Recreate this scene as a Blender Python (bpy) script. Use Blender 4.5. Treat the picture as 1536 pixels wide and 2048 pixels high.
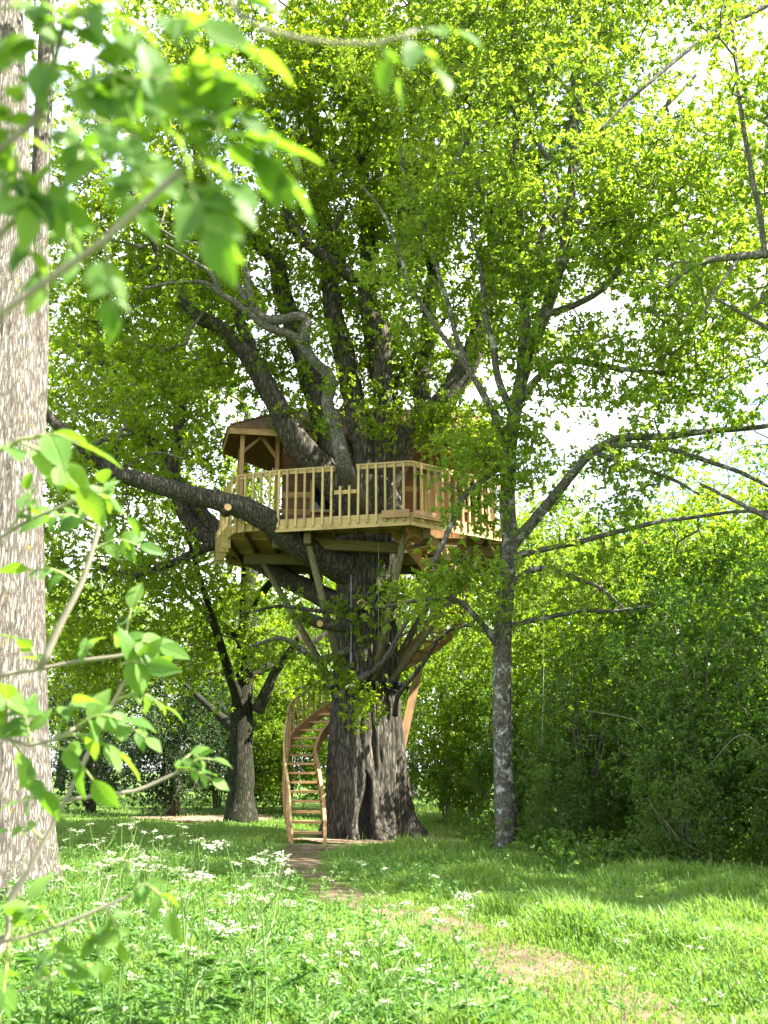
import bpy, math, random
import numpy as np
from mathutils import Vector, noise
R = math.radians
rng = np.random.default_rng(7)
random.seed(7)
for o in list(bpy.data.objects): bpy.data.objects.remove(o)
SC = bpy.context.scene
COL = SC.collection

# ------------------------------------------------------------------ camera
EYE, FPX, PITCH = 1.5, 1992.0, R(14.5)
cam = bpy.data.cameras.new('camera'); camo = bpy.data.objects.new('camera', cam); COL.objects.link(camo)
camo.location = (0, 0, EYE); camo.rotation_euler = (R(90) + PITCH, 0, 0)
cam.sensor_fit = 'VERTICAL'; cam.sensor_height = 36; cam.lens = 36 * FPX / 2048
cam.clip_start = 0.05; cam.clip_end = 2000
cam.dof.use_dof = True; cam.dof.focus_distance = 21; cam.dof.aperture_fstop = 4.2
SC.camera = camo
# ------------------------------------------------------------------ world, sun, exposure
SUN_EL, SUN_AZ = 51, 101          # azimuth clockwise from +Y (the view direction)
w = bpy.data.worlds.new('World'); SC.world = w; w.use_nodes = True
nt = w.node_tree; nt.nodes.clear()
out = nt.nodes.new('ShaderNodeOutputWorld'); bg = nt.nodes.new('ShaderNodeBackground')
sky = nt.nodes.new('ShaderNodeTexSky'); sky.sky_type = 'NISHITA'; sky.sun_disc = False
sky.sun_elevation = R(SUN_EL); sky.sun_rotation = R(SUN_AZ); sky.dust_density = 1.5
tc = nt.nodes.new('ShaderNodeTexCoord'); ns = nt.nodes.new('ShaderNodeTexNoise')
ns.inputs['Scale'].default_value = 2.2; ns.inputs['Detail'].default_value = 7; ns.inputs['Roughness'].default_value = .55
mp = nt.nodes.new('ShaderNodeMapping'); mp.inputs['Scale'].default_value = (1, 1, 1.9); mp.inputs['Location'].default_value = (.3, .1, .4)
rp = nt.nodes.new('ShaderNodeValToRGB'); rp.color_ramp.elements[0].position = .40; rp.color_ramp.elements[1].position = .56
mx = nt.nodes.new('ShaderNodeMix'); mx.data_type = 'RGBA'
mx.inputs['B'].default_value = (6.0, 6.1, 6.3, 1)
L = nt.links.new
L(tc.outputs['Generated'], mp.inputs['Vector']); L(mp.outputs[0], ns.inputs['Vector']); L(ns.outputs['Fac'], rp.inputs['Fac'])
L(rp.outputs['Color'], mx.inputs['Factor']); L(sky.outputs[0], mx.inputs['A']); L(mx.outputs['Result'], bg.inputs['Color'])
bg.inputs['Strength'].default_value = .085
L(bg.outputs[0], out.inputs['Surface'])
sun = bpy.data.lights.new('sun', 'SUN'); sun.energy = 5.0; sun.angle = R(.55); sun.color = (1, .955, .87)
suno = bpy.data.objects.new('sun', sun); COL.objects.link(suno)
sd = Vector((math.sin(R(SUN_AZ)) * math.cos(R(SUN_EL)), math.cos(R(SUN_AZ)) * math.cos(R(SUN_EL)), math.sin(R(SUN_EL))))
suno.rotation_euler = sd.to_track_quat('Z', 'Y').to_euler(); suno.location = (20, -5, 30)
SC.view_settings.view_transform = 'Standard'; SC.view_settings.look = 'None'
SC.view_settings.exposure = 2.6; SC.view_settings.gamma = 1; SC.view_settings.use_curve_mapping = False
SC.render.engine = 'CYCLES'
cy = SC.cycles
cy.use_denoising = True; cy.max_bounces = 8; cy.diffuse_bounces = 6; cy.glossy_bounces = 2; cy.transmission_bounces = 6
cy.transparent_max_bounces = 4; cy.caustics_reflective = False; cy.caustics_refractive = False
cy.sample_clamp_indirect = 6
try: cy.denoiser = 'OPENIMAGEDENOISE'; cy.denoising_input_passes = 'RGB_ALBEDO_NORMAL'
except Exception: pass

# ------------------------------------------------------------------ photo pixel -> place
CP, SP = math.cos(PITCH), math.sin(PITCH)
def at(px, py, Y):
    x = (px - 768) / FPX; y = (1024 - py) / FPX
    dy = CP - y * SP; dz = SP + y * CP; t = Y / dy
    return np.array((x * t, Y, EYE + dz * t))
def mpp(px, py, Y):               # metres for one photo pixel at that place
    y = (1024 - py) / FPX
    return Y / (CP - y * SP) / FPX
def ground(px, py):
    x = (px - 768) / FPX; y = (1024 - py) / FPX
    t = -EYE / (SP + y * CP)
    return np.array((x * t, (CP - y * SP) * t, 0.0))
def pn(x, y, z=0.0): return noise.noise(Vector((x, y, z)))
def gz(x, y):                     # height of the ground
    return .07 * pn(x * .22, y * .22, 3.1) + .035 * pn(x * .8, y * .8, 8.2)

# ------------------------------------------------------------------ materials
def newmat(name):
    m = bpy.data.materials.new(name); m.use_nodes = True; n = m.node_tree; n.nodes.clear()
    o = n.nodes.new('ShaderNodeOutputMaterial'); return m, n, o
def N(n, t, **k):
    a = n.nodes.new(t)
    for i, v in k.items():
        if i in a.inputs: a.inputs[i].default_value = v
        else: setattr(a, i, v)
    return a
def ramp(n, cols):
    r = n.nodes.new('ShaderNodeValToRGB'); e = r.color_ramp.elements
    while len(e) < len(cols): e.new(.5)
    for i, (p, c) in enumerate(cols): e[i].position = p; e[i].color = (*c, 1)
    return r
def leaf_mat(name, cols, trans, tf=.5, rough=.5, spec=.35):
    m, n, o = newmat(name)
    g = N(n, 'ShaderNodeNewGeometry'); r = ramp(n, [(i / (len(cols) - 1), c) for i, c in enumerate(cols)])
    tcd = N(n, 'ShaderNodeTexCoord'); nz = N(n, 'ShaderNodeTexNoise', Scale=.7, Detail=3.0); n.links.new(tcd.outputs['Object'], nz.inputs['Vector'])
    m1 = N(n, 'ShaderNodeMath', operation='MULTIPLY_ADD'); n.links.new(nz.outputs['Fac'], m1.inputs[0]); m1.inputs[1].default_value = 2.4; m1.inputs[2].default_value = -.7
    m2 = N(n, 'ShaderNodeMix', data_type='FLOAT'); m2.inputs['Factor'].default_value = .5; n.links.new(m1.outputs[0], m2.inputs['A']); n.links.new(g.outputs['Random Per Island'], m2.inputs['B'])
    n.links.new(m2.outputs['Result'], r.inputs['Fac'])
    p = N(n, 'ShaderNodeBsdfPrincipled'); p.inputs['Roughness'].default_value = rough; p.inputs['Specular IOR Level'].default_value = spec
    n.links.new(r.outputs[0], p.inputs['Base Color'])
    t = N(n, 'ShaderNodeBsdfTranslucent')
    mm = N(n, 'ShaderNodeMix', data_type='RGBA', blend_type='MULTIPLY'); mm.inputs['Factor'].default_value = 1
    mm.inputs['B'].default_value = (*trans, 1); n.links.new(r.outputs[0], mm.inputs['A'])
    n.links.new(mm.outputs['Result'], t.inputs['Color'])
    ms = N(n, 'ShaderNodeMixShader', Fac=tf)
    n.links.new(p.outputs[0], ms.inputs[1]); n.links.new(t.outputs[0], ms.inputs[2]); n.links.new(ms.outputs[0], o.inputs['Surface'])
    return m
def bark_mat(name, dark, mid, light, scale=6, stretch=.22, bump=.8, patch=None, pthr=.56):
    m, n, o = newmat(name)
    t = N(n, 'ShaderNodeTexCoord'); mp = N(n, 'ShaderNodeMapping'); mp.inputs['Scale'].default_value = (1, 1, stretch)
    n.links.new(t.outputs['Object'], mp.inputs['Vector'])
    a = N(n, 'ShaderNodeTexNoise', Scale=scale * 2.2, Detail=9.0, Roughness=.72, Distortion=.5); n.links.new(mp.outputs[0], a.inputs['Vector'])
    v = N(n, 'ShaderNodeTexVoronoi', Scale=scale * 2.6); v.feature = 'DISTANCE_TO_EDGE'
    wv = N(n, 'ShaderNodeMix', data_type='RGBA', blend_type='ADD'); wv.inputs['Factor'].default_value = .12
    n.links.new(mp.outputs[0], wv.inputs['A']); n.links.new(a.outputs['Color'], wv.inputs['B']); n.links.new(wv.outputs['Result'], v.inputs['Vector'])
    r1 = ramp(n, [(.0, (.38, .38, .38)), (.28, (1, 1, 1))]); n.links.new(v.outputs['Distance'], r1.inputs['Fac'])
    mu = N(n, 'ShaderNodeMath', operation='MULTIPLY'); n.links.new(r1.outputs[0], mu.inputs[0]); n.links.new(a.outputs['Fac'], mu.inputs[1])
    r = ramp(n, [(.2, dark), (.42, mid), (.68, light)]); n.links.new(mu.outputs[0], r.inputs['Fac'])
    b = N(n, 'ShaderNodeTexNoise', Scale=scale * .35, Detail=6.0, Roughness=.7); n.links.new(t.outputs['Object'], b.inputs['Vector'])
    last = r.outputs[0]
    if patch:
        for k, (c, th) in enumerate(patch):
            q = N(n, 'ShaderNodeTexNoise', Scale=scale * (.55 + .5 * k), Detail=7.0, Roughness=.72)
            mp2 = N(n, 'ShaderNodeMapping'); mp2.inputs['Location'].default_value = (3.1 * k + 1, 7.7 * k, 2)
            n.links.new(t.outputs['Object'], mp2.inputs['Vector']); n.links.new(mp2.outputs[0], q.inputs['Vector'])
            rr = ramp(n, [(th, (0, 0, 0)), (th + .05, (1, 1, 1))]); n.links.new(q.outputs['Fac'], rr.inputs['Fac'])
            x = N(n, 'ShaderNodeMix', data_type='RGBA'); n.links.new(rr.outputs[0], x.inputs['Factor']); n.links.new(last, x.inputs['A'])
            x.inputs['B'].default_value = (*c, 1); last = x.outputs['Result']
    p = N(n, 'ShaderNodeBsdfPrincipled'); p.inputs['Roughness'].default_value = .92; p.inputs['Specular IOR Level'].default_value = .12
    n.links.new(last, p.inputs['Base Color'])
    bp = N(n, 'ShaderNodeBump', Strength=bump, Distance=.05); n.links.new(mu.outputs[0], bp.inputs['Height']); n.links.new(bp.outputs[0], p.inputs['Normal'])
    n.links.new(p.outputs[0], o.inputs['Surface']); return m
def wood_mat(name, c0, c1, c2, axis=2, sc=9):
    m, n, o = newmat(name)
    t = N(n, 'ShaderNodeTexCoord'); oi = N(n, 'ShaderNodeObjectInfo')
    mp = N(n, 'ShaderNodeMapping'); s = [sc * 2, sc * 2, sc * 2]; s[axis] = sc * .12; mp.inputs['Scale'].default_value = s
    ad = N(n, 'ShaderNodeVectorMath', operation='ADD'); n.links.new(t.outputs['Object'], ad.inputs[0]); n.links.new(oi.outputs['Random'], ad.inputs[1])
    n.links.new(ad.outputs[0], mp.inputs['Vector'])
    a = N(n, 'ShaderNodeTexNoise', Scale=1.5, Detail=6.0, Roughness=.6, Distortion=.6); n.links.new(mp.outputs[0], a.inputs['Vector'])
    r = ramp(n, [(.3, c0), (.52, c1), (.75, c2)]); n.links.new(a.outputs['Fac'], r.inputs['Fac'])
    h = N(n, 'ShaderNodeHueSaturation'); mr = N(n, 'ShaderNodeMapRange'); mr.inputs['To Min'].default_value = .72; mr.inputs['To Max'].default_value = 1.2
    n.links.new(oi.outputs['Random'], mr.inputs['Value']); n.links.new(mr.outputs[0], h.inputs['Value']); n.links.new(r.outputs[0], h.inputs['Color'])
    p = N(n, 'ShaderNodeBsdfPrincipled'); p.inputs['Roughness'].default_value = .7; p.inputs['Specular IOR Level'].default_value = .25
    st = N(n, 'ShaderNodeTexNoise', Scale=2.6, Detail=7.0, Roughness=.7); n.links.new(ad.outputs[0], st.inputs['Vector']); rs = ramp(n, [(.50, (0, 0, 0)), (.72, (.55, .55, .55))]); n.links.new(st.outputs['Fac'], rs.inputs['Fac'])
    xs = N(n, 'ShaderNodeMix', data_type='RGBA'); n.links.new(rs.outputs[0], xs.inputs['Factor']); n.links.new(h.outputs[0], xs.inputs['A']); xs.inputs['B'].default_value = (.10, .095, .045, 1)
    n.links.new(xs.outputs['Result'], p.inputs['Base Color'])
    bp = N(n, 'ShaderNodeBump', Strength=.25, Distance=.01); n.links.new(a.outputs['Fac'], bp.inputs['Height']); n.links.new(bp.outputs[0], p.inputs['Normal'])
    n.links.new(p.outputs[0], o.inputs['Surface']); return m
def plain_mat(name, c, rough=.6, metal=0.0):
    m, n, o = newmat(name); p = N(n, 'ShaderNodeBsdfPrincipled'); p.inputs['Roughness'].default_value = rough; p.inputs['Metallic'].default_value = metal
    t = N(n, 'ShaderNodeTexCoord'); a = N(n, 'ShaderNodeTexNoise', Scale=14.0, Detail=5.0); n.links.new(t.outputs['Object'], a.inputs['Vector'])
    r = ramp(n, [(.3, tuple(v * .75 for v in c)), (.7, tuple(min(1, v * 1.2) for v in c))]); n.links.new(a.outputs['Fac'], r.inputs['Fac'])
    n.links.new(r.outputs[0], p.inputs['Base Color']); n.links.new(p.outputs[0], o.inputs['Surface']); return m
def soil_mat(name, cols, scale=3):
    m, n, o = newmat(name); t = N(n, 'ShaderNodeTexCoord')
    a = N(n, 'ShaderNodeTexNoise', Scale=float(scale), Detail=10.0, Roughness=.7); n.links.new(t.outputs['Object'], a.inputs['Vector'])
    r = ramp(n, cols); n.links.new(a.outputs['Fac'], r.inputs['Fac'])
    f = N(n, 'ShaderNodeTexNoise', Scale=60.0, Detail=4.0); n.links.new(t.outputs['Object'], f.inputs['Vector'])
    p = N(n, 'ShaderNodeBsdfPrincipled'); p.inputs['Roughness'].default_value = .95; p.inputs['Specular IOR Level'].default_value = .1
    n.links.new(r.outputs[0], p.inputs['Base Color'])
    bp = N(n, 'ShaderNodeBump', Strength=.7, Distance=.03); n.links.new(f.outputs['Fac'], bp.inputs['Height']); n.links.new(bp.outputs[0], p.inputs['Normal'])
    n.links.new(p.outputs[0], o.inputs['Surface']); return m

def ash_mat():
    m, n, o = newmat('ash_leaf'); t = N(n, 'ShaderNodeTexCoord'); sp = N(n, 'ShaderNodeSeparateXYZ'); n.links.new(t.outputs['Object'], sp.inputs[0]); oi = N(n, 'ShaderNodeObjectInfo')
    ab = N(n, 'ShaderNodeMath', operation='ABSOLUTE'); n.links.new(sp.outputs['Y'], ab.inputs[0])
    ph = N(n, 'ShaderNodeMath', operation='MULTIPLY_ADD'); n.links.new(ab.outputs[0], ph.inputs[0]); ph.inputs[1].default_value = -.9; n.links.new(sp.outputs['X'], ph.inputs[2])
    fr = N(n, 'ShaderNodeMath', operation='PINGPONG'); n.links.new(ph.outputs[0], fr.inputs[0]); fr.inputs[1].default_value = .055
    r1 = ramp(n, [(.0, (1, 1, 1)), (.16, (0, 0, 0))]); d = N(n, 'ShaderNodeMath', operation='DIVIDE'); n.links.new(fr.outputs[0], d.inputs[0]); d.inputs[1].default_value = .055; n.links.new(d.outputs[0], r1.inputs['Fac'])
    r2 = ramp(n, [(.0, (1, 1, 1)), (.022, (0, 0, 0))]); n.links.new(ab.outputs[0], r2.inputs['Fac'])
    mxv = N(n, 'ShaderNodeMath', operation='MAXIMUM'); n.links.new(r1.outputs[0], mxv.inputs[0]); n.links.new(r2.outputs[0], mxv.inputs[1])
    nz = N(n, 'ShaderNodeTexNoise', Scale=6.0, Detail=6.0); n.links.new(t.outputs['Object'], nz.inputs['Vector'])
    c = ramp(n, [(0, (.055, .135, .022)), (.5, (.095, .195, .032)), (1, (.15, .235, .045))])
    mm = N(n, 'ShaderNodeMix', data_type='FLOAT'); mm.inputs['Factor'].default_value = .35; n.links.new(oi.outputs['Random'], mm.inputs['A']); n.links.new(nz.outputs['Fac'], mm.inputs['B']); n.links.new(mm.outputs['Result'], c.inputs['Fac'])
    cv = N(n, 'ShaderNodeMix', data_type='RGBA'); vf = N(n, 'ShaderNodeMath', operation='MULTIPLY'); n.links.new(mxv.outputs[0], vf.inputs[0]); vf.inputs[1].default_value = .55
    n.links.new(vf.outputs[0], cv.inputs['Factor']); n.links.new(c.outputs[0], cv.inputs['A']); cv.inputs['B'].default_value = (.20, .28, .10, 1)
    sr = ramp(n, [(.70, (0, 0, 0)), (.74, (1, 1, 1))]); n2 = N(n, 'ShaderNodeTexNoise', Scale=11.0, Detail=2.0); ad = N(n, 'ShaderNodeVectorMath', operation='ADD'); n.links.new(t.outputs['Object'], ad.inputs[0]); n.links.new(oi.outputs['Random'], ad.inputs[1]); n.links.new(ad.outputs[0], n2.inputs['Vector']); n.links.new(n2.outputs['Fac'], sr.inputs['Fac'])
    cs = N(n, 'ShaderNodeMix', data_type='RGBA'); n.links.new(sr.outputs[0], cs.inputs['Factor']); n.links.new(cv.outputs['Result'], cs.inputs['A']); cs.inputs['B'].default_value = (.12, .09, .03, 1)
    p = N(n, 'ShaderNodeBsdfPrincipled'); p.inputs['Roughness'].default_value = .52; p.inputs['Specular IOR Level'].default_value = .35; n.links.new(cs.outputs['Result'], p.inputs['Base Color'])
    bp = N(n, 'ShaderNodeBump', Strength=.5, Distance=.02); n.links.new(mxv.outputs[0], bp.inputs['Height']); bp.invert = True; n.links.new(bp.outputs[0], p.inputs['Normal'])
    tr = N(n, 'ShaderNodeBsdfTranslucent'); m3 = N(n, 'ShaderNodeMix', data_type='RGBA', blend_type='MULTIPLY'); m3.inputs['Factor'].default_value = 1; n.links.new(cs.outputs['Result'], m3.inputs['A']); m3.inputs['B'].default_value = (1.9, 1.9, .5, 1); n.links.new(m3.outputs['Result'], tr.inputs['Color'])
    ms = N(n, 'ShaderNodeMixShader', Fac=.5); n.links.new(p.outputs[0], ms.inputs[1]); n.links.new(tr.outputs[0], ms.inputs[2]); n.links.new(ms.outputs[0], o.inputs['Surface']); return m
YT = (1.95, 1.8, .75)
M = dict(
    oak_leaf=leaf_mat('oak_leaf', [(.090, .160, .011), (.150, .238, .017), (.215, .298, .026)], YT, .6),
    light_leaf=leaf_mat('light_leaf', [(.100, .178, .018), (.155, .245, .030), (.212, .300, .048)], YT, .6),
    back_leaf=leaf_mat('back_leaf', [(.080, .152, .013), (.130, .220, .019), (.185, .278, .028)], YT, .57),
    bush_leaf=leaf_mat('bush_leaf', [(.048, .110, .014), (.082, .160, .020), (.125, .205, .030)], (1.7, 1.75, .7), .48, .42, .5),
    yew_leaf=leaf_mat('yew_leaf', [(.016, .042, .012), (.026, .062, .014), (.040, .080, .018)], (1.3, 1.5, .8), .3, .45, .4),
    ash_leaf=ash_mat(),
    grass=leaf_mat('grass_blade', [(.085, .180, .028), (.135, .240, .042), (.175, .28, .055), (.25, .315, .10)], (1.55, 1.5, .8), .48, .45, .45),
    herb=leaf_mat('herb_leaf', [(.085, .185, .040), (.125, .235, .055)], (1.5, 1.6, .8), .42, .5, .4),
    stem=leaf_mat('green_stem', [(.11, .19, .04), (.13, .21, .05)], (1.3, 1.4, .8), .2, .5, .4),
    petal=leaf_mat('white_petal', [(.50, .52, .38), (.62, .63, .49)], (1, 1, .9), .35, .7, .2),
    oak_bark=bark_mat('oak_bark', (.034, .030, .023), (.110, .097, .075), (.22, .195, .155), 6.5, .15, 1.0, [((.15, .15, .12), .64), ((.055, .065, .028), .60)]),
    shaded_moss_bark=bark_mat('shaded_moss_bark', (.014, .013, .010), (.045, .042, .030), (.10, .09, .07), 6.0, .2, .9, [((.20, .20, .17), .62), ((.025, .032, .012), .50)]),  # mossy bark, coloured darker for the shade on the second oak
    grey_bark=bark_mat('grey_bark', (.055, .050, .042), (.15, .14, .115), (.27, .25, .21), 9.0, .3, .5, [((.30, .29, .25), .60), ((.07, .08, .035), .60)]),
    lichen_bark=bark_mat('lichen_bark', (.055, .052, .042), (.14, .13, .10), (.23, .215, .17), 8.0, .5, .5, [((.36, .36, .32), .55), ((.035, .034, .028), .57), ((.11, .12, .05), .60)]),
    pale_bark=bark_mat('pale_bark', (.085, .073, .058), (.30, .265, .225), (.46, .42, .365), 9.0, .14, 1.0, [((.28, .22, .07), .61), ((.16, .17, .09), .63)]),
    twig_bark=plain_mat('twig_bark', (.10, .085, .060), .85),
    ash_twig=plain_mat('ash_twig', (.22, .19, .14), .7),
    ash_shoot=plain_mat('ash_shoot', (.24, .28, .09), .55),
    cut_wood=plain_mat('cut_wood', (.62, .38, .16), .8),
    pine=wood_mat('new_pine', (.30, .225, .085), (.44, .335, .14), (.56, .44, .20)),
    pine_x=wood_mat('new_pine_board', (.35, .245, .10), (.50, .36, .155), (.60, .45, .21), 0),
    cedar=wood_mat('cedar_wood', (.27, .145, .062), (.40, .235, .11), (.50, .33, .175), 0),
    stairwood=wood_mat('stair_timber', (.31, .175, .072), (.44, .265, .12), (.55, .36, .18), 0),
    cedar_d=wood_mat('cedar_cladding', (.095, .044, .024), (.15, .072, .037), (.22, .115, .06), 0),
    shingle=wood_mat('cedar_shingle', (.12, .068, .034), (.22, .130, .066), (.38, .24, .13), 1),
    beam=wood_mat('green_oak_beam', (.11, .080, .038), (.17, .125, .060), (.23, .175, .09), 0),
    log=bark_mat('peeled_log', (.12, .105, .060), (.18, .155, .09), (.24, .21, .125), 7.0, .15, .4),
    iron=plain_mat('black_iron', (.012, .012, .013), .45, .6),
    steel=plain_mat('steel_cable', (.30, .31, .32), .35, .9),
    rope=plain_mat('white_rope', (.40, .39, .35), .9),
    glass=plain_mat('dark_glass', (.010, .012, .014), .08),
    soil=soil_mat('bare_soil', [(.25, (.055, .040, .024)), (.5, (.125, .092, .058)), (.75, (.23, .18, .12))], 2.5),
    litter=soil_mat('leaf_litter', [(.25, (.085, .055, .034)), (.5, (.22, .155, .10)), (.75, (.42, .33, .24))], 6),
    turf=soil_mat('turf', [(.25, (.050, .090, .020)), (.5, (.085, .145, .032)), (.75, (.14, .19, .055))], 1.6),
)

# ------------------------------------------------------------------ mesh helpers
class MB:
    def __init__(s): s.v = []; s.f = {3: [], 4: []}; s.n = 0
    def add(s, V, F):
        V = np.asarray(V, float).reshape(-1, 3)
        for f in F:
            f = np.asarray(f, int)
            if f.ndim == 1: f = f[None]
            s.f[f.shape[1]].append(f + s.n)
        s.v.append(V); s.n += len(V)
    def mesh(s, name, mat, smooth=False, off=None):
        V = np.concatenate(s.v) if s.v else np.zeros((0, 3))
        if off is not None: V = V - np.asarray(off)
        me = bpy.data.meshes.new(name)
        T = np.concatenate(s.f[3]) if s.f[3] else np.zeros((0, 3), int)
        Q = np.concatenate(s.f[4]) if s.f[4] else np.zeros((0, 4), int)
        me.vertices.add(len(V)); me.vertices.foreach_set('co', V.astype(np.float32).ravel())
        nl = T.size + Q.size; me.loops.add(nl); me.loops.foreach_set('vertex_index', np.concatenate([T.ravel(), Q.ravel()]).astype(np.int32))
        me.polygons.add(len(T) + len(Q))
        st = np.concatenate([np.arange(len(T)) * 3, T.size + np.arange(len(Q)) * 4]).astype(np.int32)
        me.polygons.foreach_set('loop_start', st)
        me.update(calc_edges=True)
        if smooth: me.polygons.foreach_set('use_smooth', np.ones(len(me.polygons), bool))
        else: me.polygons.foreach_set('use_smooth', np.zeros(len(me.polygons), bool))
        me.materials.append(mat); return me
def link(name, me, parent=None, loc=(0, 0, 0), rz=0):
    o = bpy.data.objects.new(name, me); COL.objects.link(o); o.location = loc; o.rotation_euler = (0, 0, rz)
    if parent is not None: o.parent = parent
    return o
def root_of(o):
    while o.parent: o = o.parent
    return o
def part(name, mb, mat, parent, smooth=False, stuff=False):       # geometry given in world coordinates
    o = link(name, mb.mesh(name, mat, smooth, root_of(parent).location), parent)
    if stuff: o['kind'] = 'stuff'
    return o
def tag(o, label, cat, group=None, kind=None):
    if label: o['label'] = label
    if cat: o['category'] = cat
    if group: o['group'] = group
    if kind: o['kind'] = kind
    return o
def thing(name, label, cat, loc, group=None):
    o = bpy.data.objects.new(name, None); COL.objects.link(o); o.location = loc; o.empty_display_size = .2
    return tag(o, label, cat, group)
def copy_tree(o, parent=None):
    c = o.copy(); COL.objects.link(c); c.parent = parent
    for ch in o.children: copy_tree(ch, c)
    return c
def nrm(a):
    a = np.asarray(a, float); return a / (np.linalg.norm(a, axis=-1, keepdims=True) + 1e-9)
def spline(P, step):
    P = np.asarray(P, float); n = len(P)
    if n < 3: k = max(2, int(np.linalg.norm(P[-1, :3] - P[0, :3]) / step) + 1); return np.array([P[0] + (P[-1] - P[0]) * t for t in np.linspace(0, 1, k)])
    E = np.vstack([2 * P[0] - P[1], P, 2 * P[-1] - P[-2]]); o = []
    for i in range(1, n):
        a, b, c, d = E[i - 1], E[i], E[i + 1], E[i + 2]
        k = max(1, int(np.linalg.norm(c[:3] - b[:3]) / step))
        for t in np.arange(k) / k:
            o.append(.5 * (2 * b + (c - a) * t + (2 * a - 5 * b + 4 * c - d) * t * t + (3 * b - a - 3 * c + d) * t ** 3))
    o.append(P[-1]); return np.array(o)
def tube(mb, P, rad, sides=8, cap=True, rough=0.0):
    P = np.asarray(P, float); n = len(P); rad = np.broadcast_to(np.asarray(rad, float), (n,))
    T = nrm(np.gradient(P, axis=0)) if n > 1 else np.array([[0, 0, 1.]])
    ref = np.array([0, 0, 1.]) if abs(T[0, 2]) < .9 else np.array([1., 0, 0])
    u = nrm(np.cross(T[0], ref)); V = []
    ang = np.arange(sides) / sides * 2 * math.pi
    for i in range(n):
        u = nrm(u - T[i] * np.dot(u, T[i])); v = np.cross(T[i], u)
        r = rad[i]
        if rough: r = r * (1 + rough * rng.normal(0, 1, sides))[:, None]
        V.append(P[i] + r * (np.cos(ang)[:, None] * u + np.sin(ang)[:, None] * v))
    V = np.concatenate(V); i, j = np.meshgrid(np.arange(n - 1), np.arange(sides), indexing='ij')
    a = i * sides + j; b = i * sides + (j + 1) % sides
    F = [np.stack([a, b, b + sides, a + sides], -1).reshape(-1, 4)]
    if cap:
        V = np.vstack([V, P[-1:], P[:1]]); e = (n - 1) * sides; k = np.arange(sides)
        F.append(np.stack([e + k, e + (k + 1) % sides, np.full(sides, n * sides)], -1))
        F.append(np.stack([(k + 1) % sides, k, np.full(sides, n * sides + 1)], -1))
    mb.add(V, F)
BOXF = np.array([(0, 3, 2, 1), (4, 5, 6, 7), (0, 1, 5, 4), (1, 2, 6, 5), (2, 3, 7, 6), (3, 0, 4, 7)])
def beam(mb, a, b, wd, ht, up=(0, 0, 1)):
    a = np.asarray(a, float); b = np.asarray(b, float); d = nrm(b - a); s = nrm(np.cross(d, up)); u = np.cross(s, d)
    V = [p + s * sx * wd / 2 + u * sy * ht / 2 for p in (a, b) for sx, sy in ((-1, -1), (1, -1), (1, 1), (-1, 1))]
    mb.add(V, [BOXF])
def bm1(name, a, b, wd, ht, mat, parent, up=(0, 0, 1)):      # one straight timber, its own local axes along X
    a = Vector(a); b = Vector(b); d = b - a; ln = d.length
    mb = MB(); beam(mb, (-ln / 2, 0, 0), (ln / 2, 0, 0), wd, ht)
    o = link(name, mb.mesh(name, mat), parent); x = d.normalized(); u = Vector(up); y = u.cross(x).normalized(); z = x.cross(y)
    from mathutils import Matrix
    m = Matrix((x, y, z)).transposed(); o.rotation_euler = m.to_euler()
    o.location = (a + b) / 2 - Vector(root_of(parent).location); return o
def leaves(mb, C, D, Nn, Ln, wr=.32, fold=.16, droop=.12):
    n = len(C); D = nrm(D); S = nrm(np.cross(D, Nn)); U = np.cross(S, D); Ln = np.broadcast_to(np.asarray(Ln, float), (n,))[:, None]
    mid = C + D * Ln * .48
    V = np.stack([C, mid + S * Ln * wr + U * Ln * fold, C + D * Ln - U * Ln * droop, mid - S * Ln * wr + U * Ln * fold], 1).reshape(-1, 3)
    b = np.arange(n) * 4
    mb.add(V, [np.concatenate([np.stack([b, b + 1, b + 2], -1), np.stack([b, b + 2, b + 3], -1)])])
def rand_dir(n):
    return nrm(rng.normal(0, 1, (n, 3)))
def foliage(mb, C, ros, spread, per, ln, upw=.9, flat=1.0, wr=.32):
    """rosettes of leaves round every clump centre"""
    k = len(C) * ros
    off = rand_dir(k) * (rng.random((k, 1)) ** .5) * spread; off[:, 2] *= flat
    Rc = np.repeat(C, ros, 0) + off
    n = k * per; base = np.repeat(Rc, per, 0) + rng.normal(0, ln * .16, (n, 3))
    od = np.repeat(nrm(off + np.array((0, 0, .15 * spread))), per, 0)
    D = nrm(rand_dir(n) + od * .55 + np.array((0, 0, .05)))
    Nn = nrm(np.array((0, 0, upw)) + rng.normal(0, .55, (n, 3)))
    leaves(mb, base, D, Nn, ln * (.45 + .9 * rng.random(n) ** 1.3), wr)
def ell_pts(E, n, thr=-.15, fr=.45, seed=0.0, keep=None):
    """points in a union of ellipsoids (cx,cy,cz,rx,ry,rz,weight) with holes"""
    E = np.asarray(E, float); wv = E[:, 3] * E[:, 4] * E[:, 5] * E[:, 6]; cnt = np.maximum(1, (n * wv / wv.sum()).astype(int)); out = []
    for e, c in zip(E, cnt):
        got = 0; tries = 0
        while got < c and tries < c * 30:
            tries += 1
            d = rand_dir(1)[0] * (rng.random() ** .38); p = e[:3] + d * e[3:6]
            if pn(p[0] * fr + seed, p[1] * fr, p[2] * fr) < thr: continue
            if keep and not keep(p): continue
            out.append(p); got += 1
    return np.array(out)
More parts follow.
